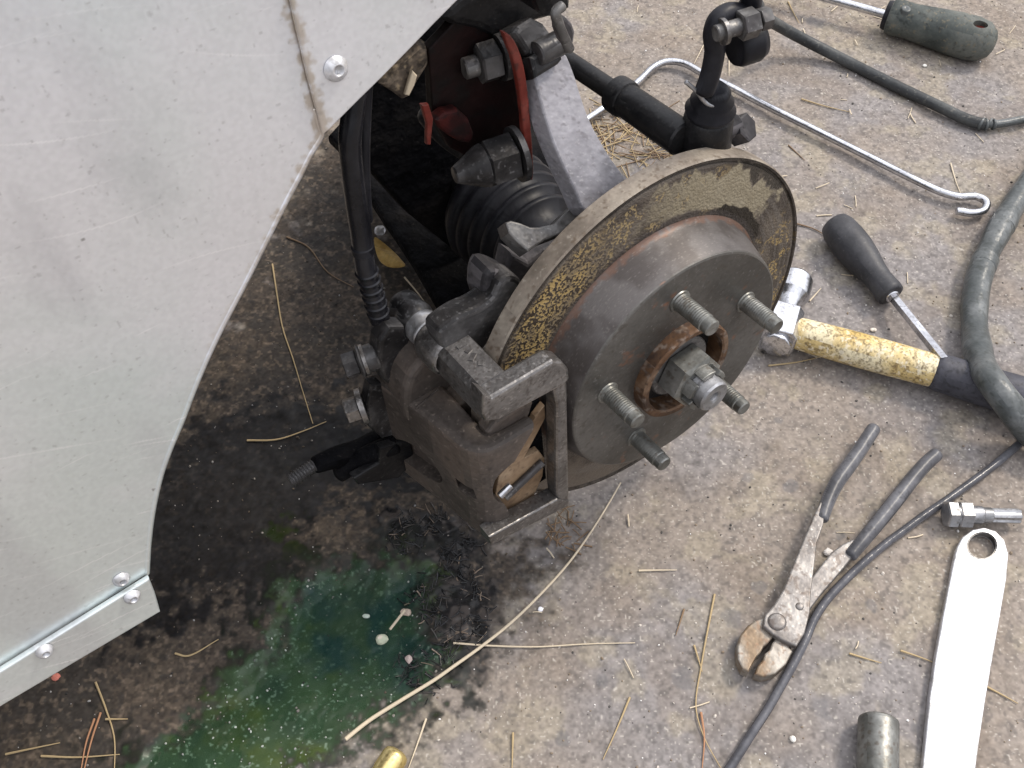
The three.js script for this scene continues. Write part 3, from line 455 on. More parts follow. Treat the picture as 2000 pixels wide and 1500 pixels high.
// brake caliper: brown casting over the edge of the disc
const ev = new Evaluator(); ev.attributes = ['position', 'normal', 'uv'];
const csg = (a, cutters) => { let b = new Brush(a); b.updateMatrixWorld(); for (const c of cutters) { const d = new Brush(c); d.updateMatrixWorld(); b = ev.evaluate(b, d, SUBTRACTION); } return b.geometry; };
const prep = (g) => { const q = g.index ? g.toNonIndexed() : g; q.clearGroups(); return q; };
{
  const o2 = (a) => a.map((p) => new THREE.Vector2(...p));
  const outline = o2([[-150, -90], [-146.8, -72], [-141, -43], [-137.2, -18], [-135.4, -12.5], [-132.2, -8], [-128, -5.2], [-123, -4.1], [-112, -4], [-84, -4], [-80, -8], [-80, -13], [-112, -13.4], [-118.6, -14.5], [-120.6, -18], [-121, -60], [-121, -90]]);
  let shell = extrude(new THREE.Shape(outline), 83, 3.8).rotateX(Math.PI / 2).translate(0, 17.5, 0);   // (t, o) outline, running down from u = 17.5 to -62.5
  const notchPx = [[1066, 786], [1054, 812], [1040, 842], [1022, 872], [1006, 900], [990, 914], [976, 926], [968, 940], [964, 958], [966, 972], [974, 981], [986, 986], [992, 996], [995, 1012], [992, 1032]];
  const np = notchPx.map(([x, y]) => Lm(x, y, -4)); np.push(new THREE.Vector2(np[np.length - 1].x, -75), new THREE.Vector2(-60, -75), new THREE.Vector2(-60, 30), new THREE.Vector2(np[0].x, 30));
  const notch = extrude(new THREE.Shape(np), 24, 0).translate(0, 0, -22);
  const fN = V(-0.982, 0, 0.188), fS = V(0.188, 0, 0.982), fU = V(0, 1, 0), f0 = V(-141, 0, -43), toW = (v) => T.clone().multiplyScalar(v.x).addScaledVector(U, v.y).addScaledVector(N, v.z);
  const onSide = (x, y) => { const w = toHub(meet(x, y, hub(f0.x, f0.y, f0.z), toW(fN))).sub(f0); return new THREE.Vector2(w.dot(fS), w.y); };
  const slotPts = [[759, 866], [768, 858], [796, 863], [832, 888], [854, 916], [864, 934], [858, 943], [834, 931], [796, 904], [768, 880]].map(([x, y]) => onSide(x, y));
  const slot = extrude(shapeOf(slotPts, 5), 11, 0).applyMatrix4(new THREE.Matrix4().makeBasis(fS, fU, fN).setPosition(f0)).translate(fN.x * -8, 0, fN.z * -8);
  const h0 = toHub(meet(910, 966, hub(-134, 0, -12), V(-0.6, 0, 0.8).applyQuaternion(new THREE.Quaternion().setFromRotationMatrix(new THREE.Matrix4().makeBasis(T, U, N)))));
  const hole = new THREE.BoxGeometry(11, 9, 30).rotateZ(0.15).rotateY(-0.64).translate(h0.x, h0.y, h0.z);
  let g = csg(prep(shell), [prep(notch), prep(slot), prep(hole)]);
  const cal = p_('brake_caliper', inHub(g), M.brown, car, { label: 'brown cast brake caliper straddling the disc' });
  p_('piston_housing', merge([inHub(new THREE.LatheGeometry([[0.1, -92], [26, -92], [31, -88], [32, -70], [32, -46], [29, -44], [0.1, -44]].map(([r, y]) => new THREE.Vector2(r, y)), 40).rotateX(Math.PI / 2).translate(-108, -18, 0)), hubBlock([[-146, 14], [-140, 36], [-128, 44], [-112, 40], [-100, 20], [-110, -10], [-140, -10]], -92, -58, 4, 3)]), M.brown, cal);
  const onTop = (x, y) => meet(x, y, hub(0, 17.4, 0), U);
  p_('casting_line', sweep([onTop(813, 797), onTop(834, 779), onTop(856, 760)], 0.0008, { seg: 12, rad: 8 }), M.brown, cal);
  p_('brake_pad', merge([hubPlate([[968, 965], [975, 930], [1000, 905], [1028, 893], [1052, 880], [1064, 895], [1060, 930], [1042, 972], [1014, 1002], [985, 1012], [970, 995]], -11.2, 4.4, 0.6), hubPlate([[1000, 905], [1022, 862], [1046, 815], [1064, 792], [1066, 815], [1048, 850], [1022, 898]], -11.2, 4.4, 0.6)]), M.padBack, cal, { label: 'ochre backing plate of the brake pad' });
  p_('caliper_shoulder', hubBlock([[-122, 6], [-122, 20], [-116, 25], [-98, 27], [-92, 22], [-98, 6]], -23.4, -12.6, 2.5), M.brown, cal);
  p_('friction_lining', hubBlock([[-120, 14], [-86, 18], [-84, -58], [-122, -58]], -24, -16.2, 0.6), M.deepBlack, cal);
  p_('pad_pin', merge([cyl(Lw(986, 972, -9), Lw(1060, 902, -9), 0.0024)]), M.iron, cal);
  p_('pad_clip', merge([cyl(Lw(976, 969, -4.5), Lw(998, 947, -4.5), 0.0022)]), M.brightSteel, cal);
  // guide pin with its rubber boot, along the axle
  const gp = p_('guide_pin', merge([sharpLathe(mm([[0, -50], [11.2, -50], [11.2, -46], [9.6, -45]].map(([r, y]) => [r, y])), hub(-120, 50, 0), N, 36), cyl(hub(-120, 50, -80), hub(-120, 50, -46), 0.0085)]), M.iron, cal);
  p_('pin_boot', lathe(mm([[0.01, -97], [7, -97], [9.6, -95], [10.2, -91], [8.6, -88], [10.4, -85], [10.6, -80], [8.2, -77], [8, -75]]), hub(-120, 50, 0), N, 36), M.dirtyIron, gp);
  p_('boot_ring', lathe(mm([[8, -76], [9.8, -75.5], [9.9, -71], [8.6, -70], [9.6, -68.5], [9.6, -66.5], [8.4, -66]]), hub(-120, 50, 0), N, 36), M.steel, gp);
  p_('pin_sleeve', lathe(mm([[8.4, -66], [10.8, -64.5], [12.4, -60], [12.6, -50], [12, -46], [11, -45]]), hub(-120, 50, 0), N, 36), M.wornIron, gp);
  p_('bleed_nipple', merge([cyl(Lw(783, 614, -96), Lw(790, 588, -96), 0.0034), cyl(Lw(778, 622, -96), Lw(784, 606, -96), 0.0055)]), M.strawPale, cal);
  // banjo bolt and lower caliper bolt, heads pointing inboard
  const q0 = Lw(738, 694, -80), ax = Lw(672, 716, -86).sub(q0).normalize();
  p_('hose_bolt', merge([cyl(q0, q0.clone().addScaledVector(ax, 0.008), 0.0078), cyl(q0.clone().addScaledVector(ax, 0.0085), q0.clone().addScaledVector(ax, 0.011), 0.0092), hexPrism(0.0125, 0.008, q0.clone().addScaledVector(ax, 0.0112), ax, 0.2)]), M.dirtyIron, cal);
  p_('sealing_washer', merge([sharpLathe([[0.005, 0], [0.0088, 0], [0.0088, 0.0018], [0.005, 0.0018]], q0.clone().addScaledVector(ax, 0.0066), ax, 30)]), M.wornIron, cal);
  const q1 = Lw(716, 790, -82), ax1 = ax.clone();
  p_('caliper_bolt', merge([hexPrism(0.0125, 0.008, q1.clone().addScaledVector(ax1, 0.0045), ax1, 0.5), sharpLathe([[0, 0], [0.0105, 0], [0.0105, 0.003], [0, 0.003]], q1.clone().addScaledVector(ax1, 0.0012), ax1, 30)]), M.wornIron, cal);
  p_('caliper_lug', merge([hubPlate([[742, 668], [760, 640], [792, 640], [812, 690], [800, 740], [764, 756], [748, 742], [738, 706]], -74, 12, 2.5), hubPlate([[724, 752], [768, 748], [776, 850], [748, 858], [722, 836], [716, 790]], -80, 8, 2)]), M.dirtyIron, cal);
}
// carrier: grey iron frame round the caliper with arms over the disc
{
  const L3 = (l) => l.map(([x, y]) => { const p = Lm(x, y, 2.5); return [p.x, p.y]; });
  const br = p_('caliper_carrier', merge([
    hubBlock(L3([[944, 770], [962, 777], [1082, 706], [1100, 708], [1112, 722], [1114, 740], [1105, 752], [1086, 762], [975, 822], [950, 826], [943, 812]]), -9, 2.5, 2.2),
    hubBlock(L3([[1083, 752], [1104, 740], [1114, 744], [1117, 980], [1094, 992], [1091, 960], [1092, 800]]), -10.5, 0.6, 2.4),
    hubBlock(L3([[958, 1052], [1092, 978], [1115, 980], [1112, 992], [962, 1068]]), -9.5, 1.4, 1.2),
  ]), M.wornIron, car, { label: 'grey iron caliper carrier frame with a bright worn top bar' });
  p_('carrier_arm', hubBlock([[-128.6, 44], [-127.4, 57], [-123.6, 60.6], [-109, 60.6], [-106.5, 56], [-107, 44]], -50, -8.6, 2.2), M.wornIron, br);
  p_('carrier_arm', hubBlock([[-134, -68], [-134, -63.6], [-112, -63.6], [-112, -68]], -84, -9.2, 1), M.iron, br);
  p_('carrier_ear', merge([hubPlate([[858, 652], [880, 632], [905, 616], [940, 600], [965, 580], [978, 552], [1000, 540], [1024, 556], [1016, 588], [990, 604], [975, 640], [955, 672], [930, 696], [905, 690], [872, 690]], -44, 15, 3, 3)]), M.dirtyIron, br);
  // cast ribs on the arm, too worn to read
  p_('cast_mark', merge([-40, -35, -30, -24].map((o, i) => inHub(new THREE.BoxGeometry(5 - (i % 2) * 1.5, 0.9, 2.6).rotateY(0.3 * i).translate(-116 + (i % 2), 60.8, o)))), M.iron, br);
}
// knuckle and the goose-neck arm above it
{
  const kn = p_('steering_knuckle', merge([
    hubPlate([[946, 556], [958, 528], [985, 530], [1012, 552], [1000, 585], [972, 602], [950, 600]], -50, 18, 3.5, 2),
    hubPlate([[1000, 496], [1034, 512], [1066, 490], [1108, 474], [1120, 490], [1060, 570], [1016, 575], [990, 530]], -72, 14, 3),
  ]), M.knuckle, car, { label: 'oily cast steering knuckle behind the disc' });
  { const fo = Lw(1040, 455, -54), fn = N.clone().multiplyScalar(0.6).addScaledVector(V(0, 1, 0), 0.8).normalize(), ft = T.clone().addScaledVector(fn, -T.dot(fn)).normalize(), fu = fn.clone().cross(ft);
    p_('casting_lug', extrude(shapeOf([[987, 434], [998, 430], [1017, 435], [1036, 443], [1053, 443], [1081, 437], [1098, 420], [1124, 396], [1146, 404], [1130, 432], [1102, 455], [1066, 469], [1032, 491], [1012, 474], [994, 455]].map(([x, y]) => { const q = meet(x, y, fo, fn).sub(fo); return new THREE.Vector2(q.dot(ft), q.dot(fu)); })), 0.014, 0.0012).applyMatrix4(new THREE.Matrix4().makeBasis(ft, fu, fn).setPosition(fo.clone().addScaledVector(fn, -0.014))), M.iron, kn); }
  p_('hub_carrier', inHub(new THREE.LatheGeometry([[0.1, -98], [28, -98], [36, -86], [48, -66], [52, -52], [46, -44], [0.1, -44]].map(([r, y]) => new THREE.Vector2(r, y)), 48).rotateX(Math.PI / 2)), M.greaseBlack, kn);
  // the neck leans inwards as it rises, so its broad face looks up at the sky
  const nk = N.clone().multiplyScalar(0.84).addScaledVector(V(0, 1, 0), 0.5).addScaledVector(T, 0.2).normalize(), nT = T.clone().addScaledVector(nk, -T.dot(nk)).normalize(), nU = nk.clone().cross(nT), nO = Lw(1170, 380, -46);
  const nkPlate = (px, d0, th, bv, soft = 0) => extrude(shapeOf(px.map(([x, y]) => { const q = meet(x, y, nO.clone().addScaledVector(nk, d0), nk).sub(nO); return new THREE.Vector2(q.dot(nT), q.dot(nU)); }), soft), th, bv).applyMatrix4(new THREE.Matrix4().makeBasis(nT, nU, nk).setPosition(nO.clone().addScaledVector(nk, d0 - th)));
  p_('knuckle_arm', nkPlate([[1040, 128], [1048, 168], [1060, 214], [1076, 264], [1096, 314], [1120, 364], [1150, 420], [1254, 376], [1226, 350], [1198, 314], [1172, 272], [1150, 228], [1134, 182], [1120, 138], [1100, 100]], 0, 0.012, 0.0014, 3), M.armGrey, kn, { label: 'smooth grey neck of the steering knuckle rising behind the disc' });
  p_('clamp_block', merge([nkPlate([[1002, 64], [1012, 50], [1040, 32], [1064, 44], [1084, 72], [1094, 94], [1052, 118], [1030, 108]], 0.004, 0.016, 0.003), nkPlate([[1036, 112], [1050, 102], [1094, 82], [1100, 116], [1092, 126], [1046, 154]], 0.006, 0.016, 0.002)]), M.dirtyIron, kn);
  p_('clamp_bolt', cyl(meet(1044, 108, nO.clone().addScaledVector(nk, 0.004), nk), meet(1092, 84, nO.clone().addScaledVector(nk, 0.004), nk), 0.0062), M.dirtyIron, kn);
  p_('clamp_ear', sweep([Lw(1098, 12, -50), Lw(1086, 22, -50), Lw(1092, 50, -50), Lw(1104, 78, -50), Lw(1112, 96, -50)], 0.0024, { seg: 30, rad: 10 }), M.iron, kn);
  p_('tie_rod_arm', hubPlate([[1090, 40], [1108, 36], [1124, 62], [1116, 96], [1100, 84]], -56, 6, 1.5, 2), M.knuckle, kn);
}
// red painted bracket, its bolts, black members of the chassis
{
  const rb = p_('suspension_bracket', merge([hubPlate([[984, 64], [998, 70], [1012, 92], [1024, 130], [1032, 180], [1038, 250], [1042, 310], [1041, 352], [1031, 350], [1026, 300], [1021, 230], [1013, 164], [1001, 110]], -74, 4, 1, 2)]), M.red, car, { label: 'edge of a red painted suspension bracket' });
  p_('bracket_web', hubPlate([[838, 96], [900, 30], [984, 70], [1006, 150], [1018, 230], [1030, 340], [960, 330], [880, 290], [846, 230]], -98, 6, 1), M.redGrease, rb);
  p_('bracket_tab', merge([hubPlate([[824, 206], [838, 204], [847, 232], [842, 284], [834, 283], [835, 244]], -92, 3, 0.8)]), M.red, rb);
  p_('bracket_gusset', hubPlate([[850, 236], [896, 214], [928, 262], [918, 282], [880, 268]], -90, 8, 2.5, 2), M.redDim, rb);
  const axis = T.clone().multiplyScalar(-1).addScaledVector(N, -0.18).normalize();
  const bolt = (x, y, o, af, h, tip, cone) => {
    const c = Lw(x, y, o), q = (d) => c.clone().addScaledVector(axis, d);
    const b = p_('suspension_bolt', cone ? lathe([[0.0001, h + tip], [0.004, h + tip], [0.0046, h + tip - 0.001], [0.0105, h + 0.003], [0.0112, h]].reverse(), c, axis, 30) : cyl(q(h), q(h + tip), 0.0052), cone ? M.dirtyIron : M.iron, car);
    p_('hex_nut', hexPrism(af, h, c, axis, 0.32, 0.14), M.dirtyIron, b);
    p_('washer', sharpLathe([[0.004, 0], [af * 0.64, 0], [af * 0.64, 0.003], [0.004, 0.003]], q(-0.0035), axis, 36), M.dirtyIron, b);
  };
  bolt(972, 114, -92, 0.0175, 0.0105, 0.0075, false);
  bolt(1004, 303, -78, 0.0225, 0.0165, 0.0165, true);
  // long bracket arm below the nut, black lower arm, cross member
  p_('control_arm', sweep([Lw(838, 222, -110), Lw(872, 262, -108), Lw(920, 296, -104), Lw(985, 330, -98)], 0.0065, { seg: 30, rad: 12 }), M.greaseBlack);
  p_('lower_arm', slab([[640, 262], [668, 290], [704, 345], [726, 390], [748, 424], [776, 464], [806, 510], [852, 590], [905, 612], [980, 592], [1085, 520], [1100, 330], [1050, 160], [990, 60], [900, 20], [800, 90], [700, 196]], 0.075, 0.012, 0.004), M.deepBlack, car, { label: 'black greasy lower arm under the drive shaft' });
  p_('chassis_rail', merge([hubPlate([[690, 205], [770, 120], [846, 40], [930, -30], [1010, -50], [1030, 150], [1030, 400], [900, 500], [800, 420], [720, 330]], -215, 20, 3)]), M.deepBlack);
  p_('upper_arm', merge([hubPlate([[862, 40], [905, -10], [990, -30], [1060, -40], [1110, -30], [1118, 20], [1060, 42], [1010, 60], [978, 80], [930, 62]], -96, 24, 5, 2), hubPlate([[1050, -30], [1105, -40], [1122, 10], [1090, 40], [1060, 30]], -60, 30, 6, 2)]), M.greaseBlack);
}
// drive shaft boot, bellows round the axle line
{
  const prof = [[20, -196], [30, -194], [38, -186], [42, -178], [40.5, -175]]; const add = (r, o) => prof.push([r, o]);
  add(36, -173); add(41.5, -168); add(40.5, -164.5); add(34.5, -162); add(39.5, -157.5); add(38.5, -154); add(32, -151.5); add(37, -147); add(36, -143.5); add(29.5, -141); add(34, -136.5); add(33, -133); add(26, -130); add(24, -118); add(23, -100);
  const b = p_('drive_shaft_boot', lathe(mm(prof), hub(0, 0, 0), N, 64), M.rubber, car, { label: 'ribbed black rubber drive shaft boot' });
  p_('drive_shaft', cyl(hub(0, 0, -330), hub(0, 0, -190), 0.014), M.greaseBlack, b);
}
// brake hose from behind the panel to the caliper
{
  const o = -86, h = p_('brake_hose', sweep([Lw(700, 150, o - 4), Lw(690, 215, o - 2), Lw(684, 270, o), Lw(688, 330, o), Lw(697, 400, o), Lw(706, 460, o), Lw(714, 520, o), Lw(728, 570, o), Lw(742, 624, o)], (s) => 0.0053 + (s > 0.74 ? 0.0002 : 0), { seg: 90, rad: 18 }), M.hoseRubber, car, { label: 'black rubber brake hose running down from behind the panel' });
  const rings = (x0, y0, x1, y1, n) => Array.from({ length: n }, (_, i) => { const a = Lw(lerp(x0, x1, i / n), lerp(y0, y1, i / n), o), b = Lw(lerp(x0, x1, (i + 0.62) / n), lerp(y0, y1, (i + 0.62) / n), o); return cyl(a, b, 0.0062, 0.0058, 24); });
  p_('hose_ferrule', merge(rings(716, 528, 742, 622, 6)), M.hoseRubber, h);
  p_('ferrule_band', merge([[733, 590, 737, 604], [741, 616, 744, 626]].map(([a, b, c, d]) => cyl(Lw(a, b, o), Lw(c, d, o), 0.0052, 0.0052, 24))), M.brightSteel, h);
  p_('hose_collar', merge([cyl(Lw(707, 478, o), Lw(710, 494, o), 0.0058, 0.0058, 24)]), M.rubber, h);
  p_('second_hose', sweep([Lw(716, 150, o - 14), Lw(712, 230, o - 14), Lw(710, 300, o - 12), Lw(712, 370, o - 10), Lw(716, 430, o - 10)], 0.0032, { seg: 40, rad: 12 }), M.rubber, h);
}
// low link with a threaded stud, in the dark inboard of the caliper
{
  const lk = p_('track_rod_link', merge([sweep([Lw(770, 868, -78), Lw(724, 886, -82), Lw(690, 905, -86), Lw(664, 925, -88)], (s) => 0.0062 - 0.0008 * s, { seg: 24, rad: 14 })]), M.deepBlack, car);
  const a = Lw(625, 902, -92), b = Lw(566, 940, -92), d = b.clone().sub(a), n = 11, rings = []; for (let i = 0; i < n; i++) rings.push(cyl(a.clone().addScaledVector(d, i / n), a.clone().addScaledVector(d, (i + 0.6) / n), 0.0042, 0.0042, 18));
  p_('threaded_stud', merge([cyl(a, b, 0.0035, 0.0035, 18), ...rings]), M.dirtyIron, lk);
  p_('stud_boss', sweep([Lw(742, 868, -90), Lw(700, 884, -92), Lw(660, 892, -92), Lw(618, 907, -92)], (s) => 0.0095 - 0.0042 * s, { seg: 24, rad: 14 }), M.deepBlack, lk);
  p_('flat_bracket', hubPlate([[742, 876], [800, 858], [812, 900], [780, 935], [700, 948], [690, 935], [740, 905]], -74, 6, 1.5), M.greaseBlack, lk);
}
// steering: track rod with its sleeve, ball joint, bent lead with a clip
{
  const tr = p_('track_rod', cyl(hub(33, 111, -330), hub(37, 111, -96), 0.0058, 0.006), M.greaseBlack);
  p_('rod_sleeve', merge([cyl(hub(37, 111, -102), hub(37, 111, -48), 0.0094, 0.0098), sharpLathe(mm([[6, -104], [10.6, -104], [10.9, -97], [10.4, -95], [9, -94]]), hub(37, 111, 0), N, 30)]), M.greaseBlack, tr);
  const bc = Lw(1378, 262, -46), Y = V(0, 1, 0), bj = p_('ball_joint', lathe([[0.0001, -0.026], [0.01, -0.026], [0.0138, -0.02], [0.0148, -0.006], [0.0138, 0.004], [0.013, 0.012], [0.0105, 0.0145], [0.0001, 0.0148]], bc, Y, 36), M.greaseBlack, tr);
  p_('joint_boot', lathe([[0.0125, 0.014], [0.0135, 0.017], [0.0105, 0.019], [0.0115, 0.0225], [0.0085, 0.025], [0.009, 0.028], [0.006, 0.031], [0.0001, 0.031]], bc, Y, 32), M.rubber, tr);
  p_('joint_nut', merge([hexPrism(0.014, 0.011, Lw(1430, 258, -46), V(0.5, 0.5, 0.3).normalize(), 0.2), cyl(Lw(1392, 268, -46), Lw(1446, 240, -42), 0.0055)]), M.knuckle, tr);
  p_('retaining_wire', sweep([Lw(1340, 160, -44), Lw(1360, 178, -42), Lw(1378, 200, -40), Lw(1392, 206, -38), Lw(1412, 192, -40)], 0.0012, { seg: 24, rad: 8 }), M.steel, tr);
}
{
  const o = -40, ld = p_('bent_stay', sweep([Lw(1376, 178, o), Lw(1386, 150, o), Lw(1396, 100, o), Lw(1394, 62, o), Lw(1402, 40, o), Lw(1424, 26, o), Lw(1452, 26, o), Lw(1466, 14, o), Lw(1464, -30, o)], 0.0052, { seg: 60, rad: 14 }), M.rubber, car, { label: 'bent black stay with a bolted clip above the ball joint' });
  const ax = Lw(1470, 42, o + 6).sub(Lw(1406, 62, o + 2)).normalize(), c = Lw(1404, 64, o + 6);
  const st = (d) => c.clone().addScaledVector(ax, d);
  p_('clip_bolt', merge([hexPrism(0.0125, 0.009, st(0.011), ax, 0.25), hexPrism(0.0095, 0.006, st(0.0215), ax, 0.5), cyl(st(-0.002), st(0.012), 0.004)]), M.iron, ld);
  p_('bolt_washer', sharpLathe([[0.003, 0], [0.0064, 0], [0.0064, 0.002], [0.003, 0.002]], st(0.0012), ax, 28), M.wornIron, ld);
  p_('clip_body', merge([lathe([[0.0001, 0], [0.0092, 0], [0.0106, 0.003], [0.0106, 0.012], [0.009, 0.0155], [0.0001, 0.0155]], Lw(1432, 92, o), ax, 30)]), M.rubber, ld);
}

// ------------------------------------------------------------------ tools lying on the ground
const gt = (pts, lift) => pts.map(([x, y, h = lift]) => { const q = G(x, y, h); q.y = h; return q; });
{ // claw hammer half hidden behind the disc
  const a = G(1548, 648, 0.016), b = G(1834, 727, 0.016), e = G(2040, 790, 0.016);
  const hm = thing('hammer', 'hammer with chipped yellow handle and dark grip, head partly hidden behind the brake disc', 'hammer', V(a.x, 0, a.z));
  part('handle', BASES_UV(sweep([a, a.clone().lerp(b, 0.33), a.clone().lerp(b, 0.66), b], (s) => 0.0122 + 0.001 * Math.sin(s * 3), { seg: 40, rad: 22 })), M.yellow, hm);
  part('grip', BASES_UV(sweep([b, b.clone().lerp(e, 0.5), e], (s) => 0.0142 + 0.0016 * s, { seg: 30, rad: 22 })), M.hammerGrip, hm);
  const dir = b.clone().sub(a).setY(0).normalize(), side = V(dir.z, 0, -dir.x), c = a.clone().addScaledVector(dir, -0.009);
  const bx = new THREE.Matrix4().makeBasis(dir, V(0, 1, 0), side.clone().negate()).setPosition(c);
  const cheek = extrude(new THREE.Shape([[-0.012, -0.0135], [0.012, -0.0135], [0.0135, -0.006], [0.0135, 0.009], [0.009, 0.0145], [-0.009, 0.0145], [-0.0135, 0.009], [-0.0135, -0.006]].map((p) => new THREE.Vector2(...p))), 0.03, 0.0015).translate(0, 0, -0.015).applyMatrix4(bx);
  part('head', BASES_UV(merge([cheek, lathe([[0.011, 0.012], [0.0095, 0.019], [0.0088, 0.026], [0.0102, 0.031], [0.0138, 0.035], [0.0146, 0.037], [0.0146, 0.052], [0.0136, 0.054], [0.0001, 0.0544]], c, side, 36), lathe([[0.0118, 0.012], [0.0118, 0.0175], [0.0108, 0.019], [0.0001, 0.0192]], c, side.clone().negate(), 8)])), M.brightSteel, hm);
}
{ // screwdriver by the hammer
  const a = G(1632, 440, 0.0155), b = G(1742, 578, 0.0125), t = G(1843, 703, 0.027);
  const sc = thing('screwdriver', 'screwdriver with tapered black handle, tip resting on the hammer handle', 'screwdriver', V(a.x, 0, a.z));
  const ax = b.clone().sub(a), l = ax.length();
  part('handle', BASES_UV(lathe([[0.0001, -0.004], [0.008, -0.0035], [0.0122, -0.001], [0.0142, 0.005], [0.0152, 0.016], [0.0152, l * 0.36], [0.0138, l * 0.5], [0.0112, l * 0.68], [0.0104, l * 0.8], [0.0112, l * 0.94], [0.0108, l * 0.985], [0.0085, l], [0.0001, l]], a, ax, 40)), M.handleBlack, sc);
  const d = t.clone().sub(b), n = d.length(); d.normalize();
  const q = new THREE.Quaternion().setFromUnitVectors(V(0, 0, 1), d), blade = new THREE.BoxGeometry(0.0052, 0.0052, n).translate(0, 0, n / 2).applyQuaternion(q).translate(b.x, b.y, b.z);
  part('shaft', BASES_UV(merge([blade, cyl(b.clone().addScaledVector(d, -0.002), b.clone().addScaledVector(d, 0.002), 0.0055)])), M.brightSteel, sc);
}
{ // big screwdriver at the far edge
  const a = G(1736, 30, 0.019), b = G(1930, 84, 0.0195), s0 = G(1560, -40, 0.02);
  const sc = thing('screwdriver', 'large screwdriver with worn grey green handle and red hanging hole', 'screwdriver', V(b.x, 0, b.z));
  const ax = b.clone().sub(a), l = ax.length(), u = ax.clone().normalize();
  const solid = prep(lathe([[0.0001, 0], [0.0135, 0], [0.0165, 0.0015], [0.0178, 0.006], [0.017, 0.014], [0.0168, l * 0.22], [0.0185, l * 0.42], [0.0205, l * 0.66], [0.0208, l * 0.84], [0.0186, l * 0.96], [0.0125, l * 1.04], [0.006, l * 1.068], [0.0001, l * 1.072]], a, ax, 48));
  const hc = G(1912, 56, 0.034), cut = prep(new THREE.CylinderGeometry(0.0052, 0.0052, 0.03, 24)).scale(1.35, 1, 0.8).rotateY(-0.15).translate(hc.x, hc.y + 0.002, hc.z);
  part('handle', BASES_UV(csg(solid, [cut])), M.handleGrey, sc);
  part('hanging_hole', BASES_UV(new THREE.CylinderGeometry(0.005, 0.005, 0.012, 24, 1, false).scale(1.35, 1, 0.8).rotateY(-0.15).translate(hc.x, hc.y - 0.0055, hc.z)), M.red, sc);
  const lg = G(1770, 16, 0.036); part('badge', BASES_UV(lathe([[0.0001, 0.001], [0.0014, 0.001], [0.002, 0.0016], [0.0042, 0.0016], [0.0048, 0.0006], [0.005, -0.004]], lg.setY(0.0345), V(0.05, 1, 0.1), 24)), M.hose, sc);
  part('collar', BASES_UV(sharpLathe([[0.0055, -0.004], [0.0135, -0.004], [0.0145, -0.0005], [0.0145, 0.001]], a, ax, 30)), M.rubber, sc);
  part('shaft', BASES_UV(cyl(a, a.clone().addScaledVector(u, -0.16), 0.0042)), M.brightSteel, sc);
}
{ // hooked rod
  const g = sweep(gt([[1090, 268], [1142, 236], [1200, 196], [1248, 158], [1278, 130], [1304, 120], [1336, 124], [1370, 142], [1420, 166], [1500, 208], [1600, 258], [1700, 308], [1790, 353], [1836, 374], [1872, 384], [1908, 384], [1926, 394], [1922, 410], [1902, 416], [1870, 412]], 0.0075), 0.0034, { seg: 220, rad: 14 });
  solo('steel_rod', BASES_UV(g), M.brightSteel, 'long bent steel rod with a hooked end lying behind the disc', 'rod');
}
{ // black cable with a taped end
  const c = thing('cable', 'matt black cable running from the bent stay towards the right edge, bound with tape', 'cable', V(0.3, 0, -0.8));
  part('sheath', BASES_UV(sweep([Lw(1466, 14, -40), G(1500, 38, 0.06), G(1560, 72, 0.02), ...gt([[1650, 118], [1750, 168], [1830, 206], [1890, 234], [1922, 243]], 0.0065)], (s) => 0.0064 - 0.0012 * s, { seg: 120, rad: 16 })), M.dullRubber, c);
  part('inner_wire', BASES_UV(sweep(gt([[1922, 243], [1950, 242], [1985, 236], [2040, 226], [2100, 222]], 0.006), 0.0038, { seg: 40, rad: 14 })), M.hose, c);
  part('tape_binding', BASES_UV(merge([0, 1, 2, 3].map((i) => cyl(G(1914 + i * 8, 241 + (i % 2) * 2, 0.0065), G(1919 + i * 8, 243, 0.0065), 0.0062 - i * 0.0003, 0.006 - i * 0.0003, 18)))), M.hose, c);
}
{ // thick wrapped hose over the hammer
  const hz = (s) => 0.0102 + 0.0004 * Math.sin(s * 37) + 0.0003 * Math.sin(s * 61 + 2);
  const path = gt([[2110, 235, 0.0115], [2040, 320, 0.0115], [1990, 386, 0.0115], [1948, 456, 0.0115], [1917, 525, 0.0115], [1904, 590, 0.012], [1905, 655, 0.016], [1918, 712, 0.03], [1944, 756, 0.0415], [1978, 800, 0.036], [2014, 846, 0.02], [2070, 900, 0.0115]]);
  const hs = thing('hose', 'thick grey hose wrapped in tape, curving over the hammer grip', 'hose', V(path[4].x, 0, path[4].z));
  part('sheath', BASES_UV(sweep(path, hz, { seg: 260, rad: 20 })), M.hose, hs);
  const lap = (x, y, x1, y1) => cyl(G(x, y, 0.0115), G(x1, y1, 0.0115), 0.0109, 0.0107, 24);
  part('tape_lap', BASES_UV(merge([lap(1964, 428, 1955, 446)])), M.hose, hs); part('tape_lap', BASES_UV(merge([lap(1925, 505, 1918, 524)])), M.hose, hs);
}
{
  const g = sweep(gt([[2060, 812], [2004, 856], [1940, 910], [1900, 940], [1850, 976], [1800, 1010], [1768, 1034], [1730, 1062], [1690, 1096], [1650, 1134], [1615, 1172], [1590, 1210], [1572, 1252], [1550, 1296], [1528, 1335], [1500, 1384], [1466, 1436], [1428, 1496], [1390, 1552]], 0.0042), 0.0029, { seg: 260, rad: 14 });
  solo('thin_cable', BASES_UV(g), M.cable, 'thin shiny grey cable lying under the pliers down to the bottom edge', 'cable');
}
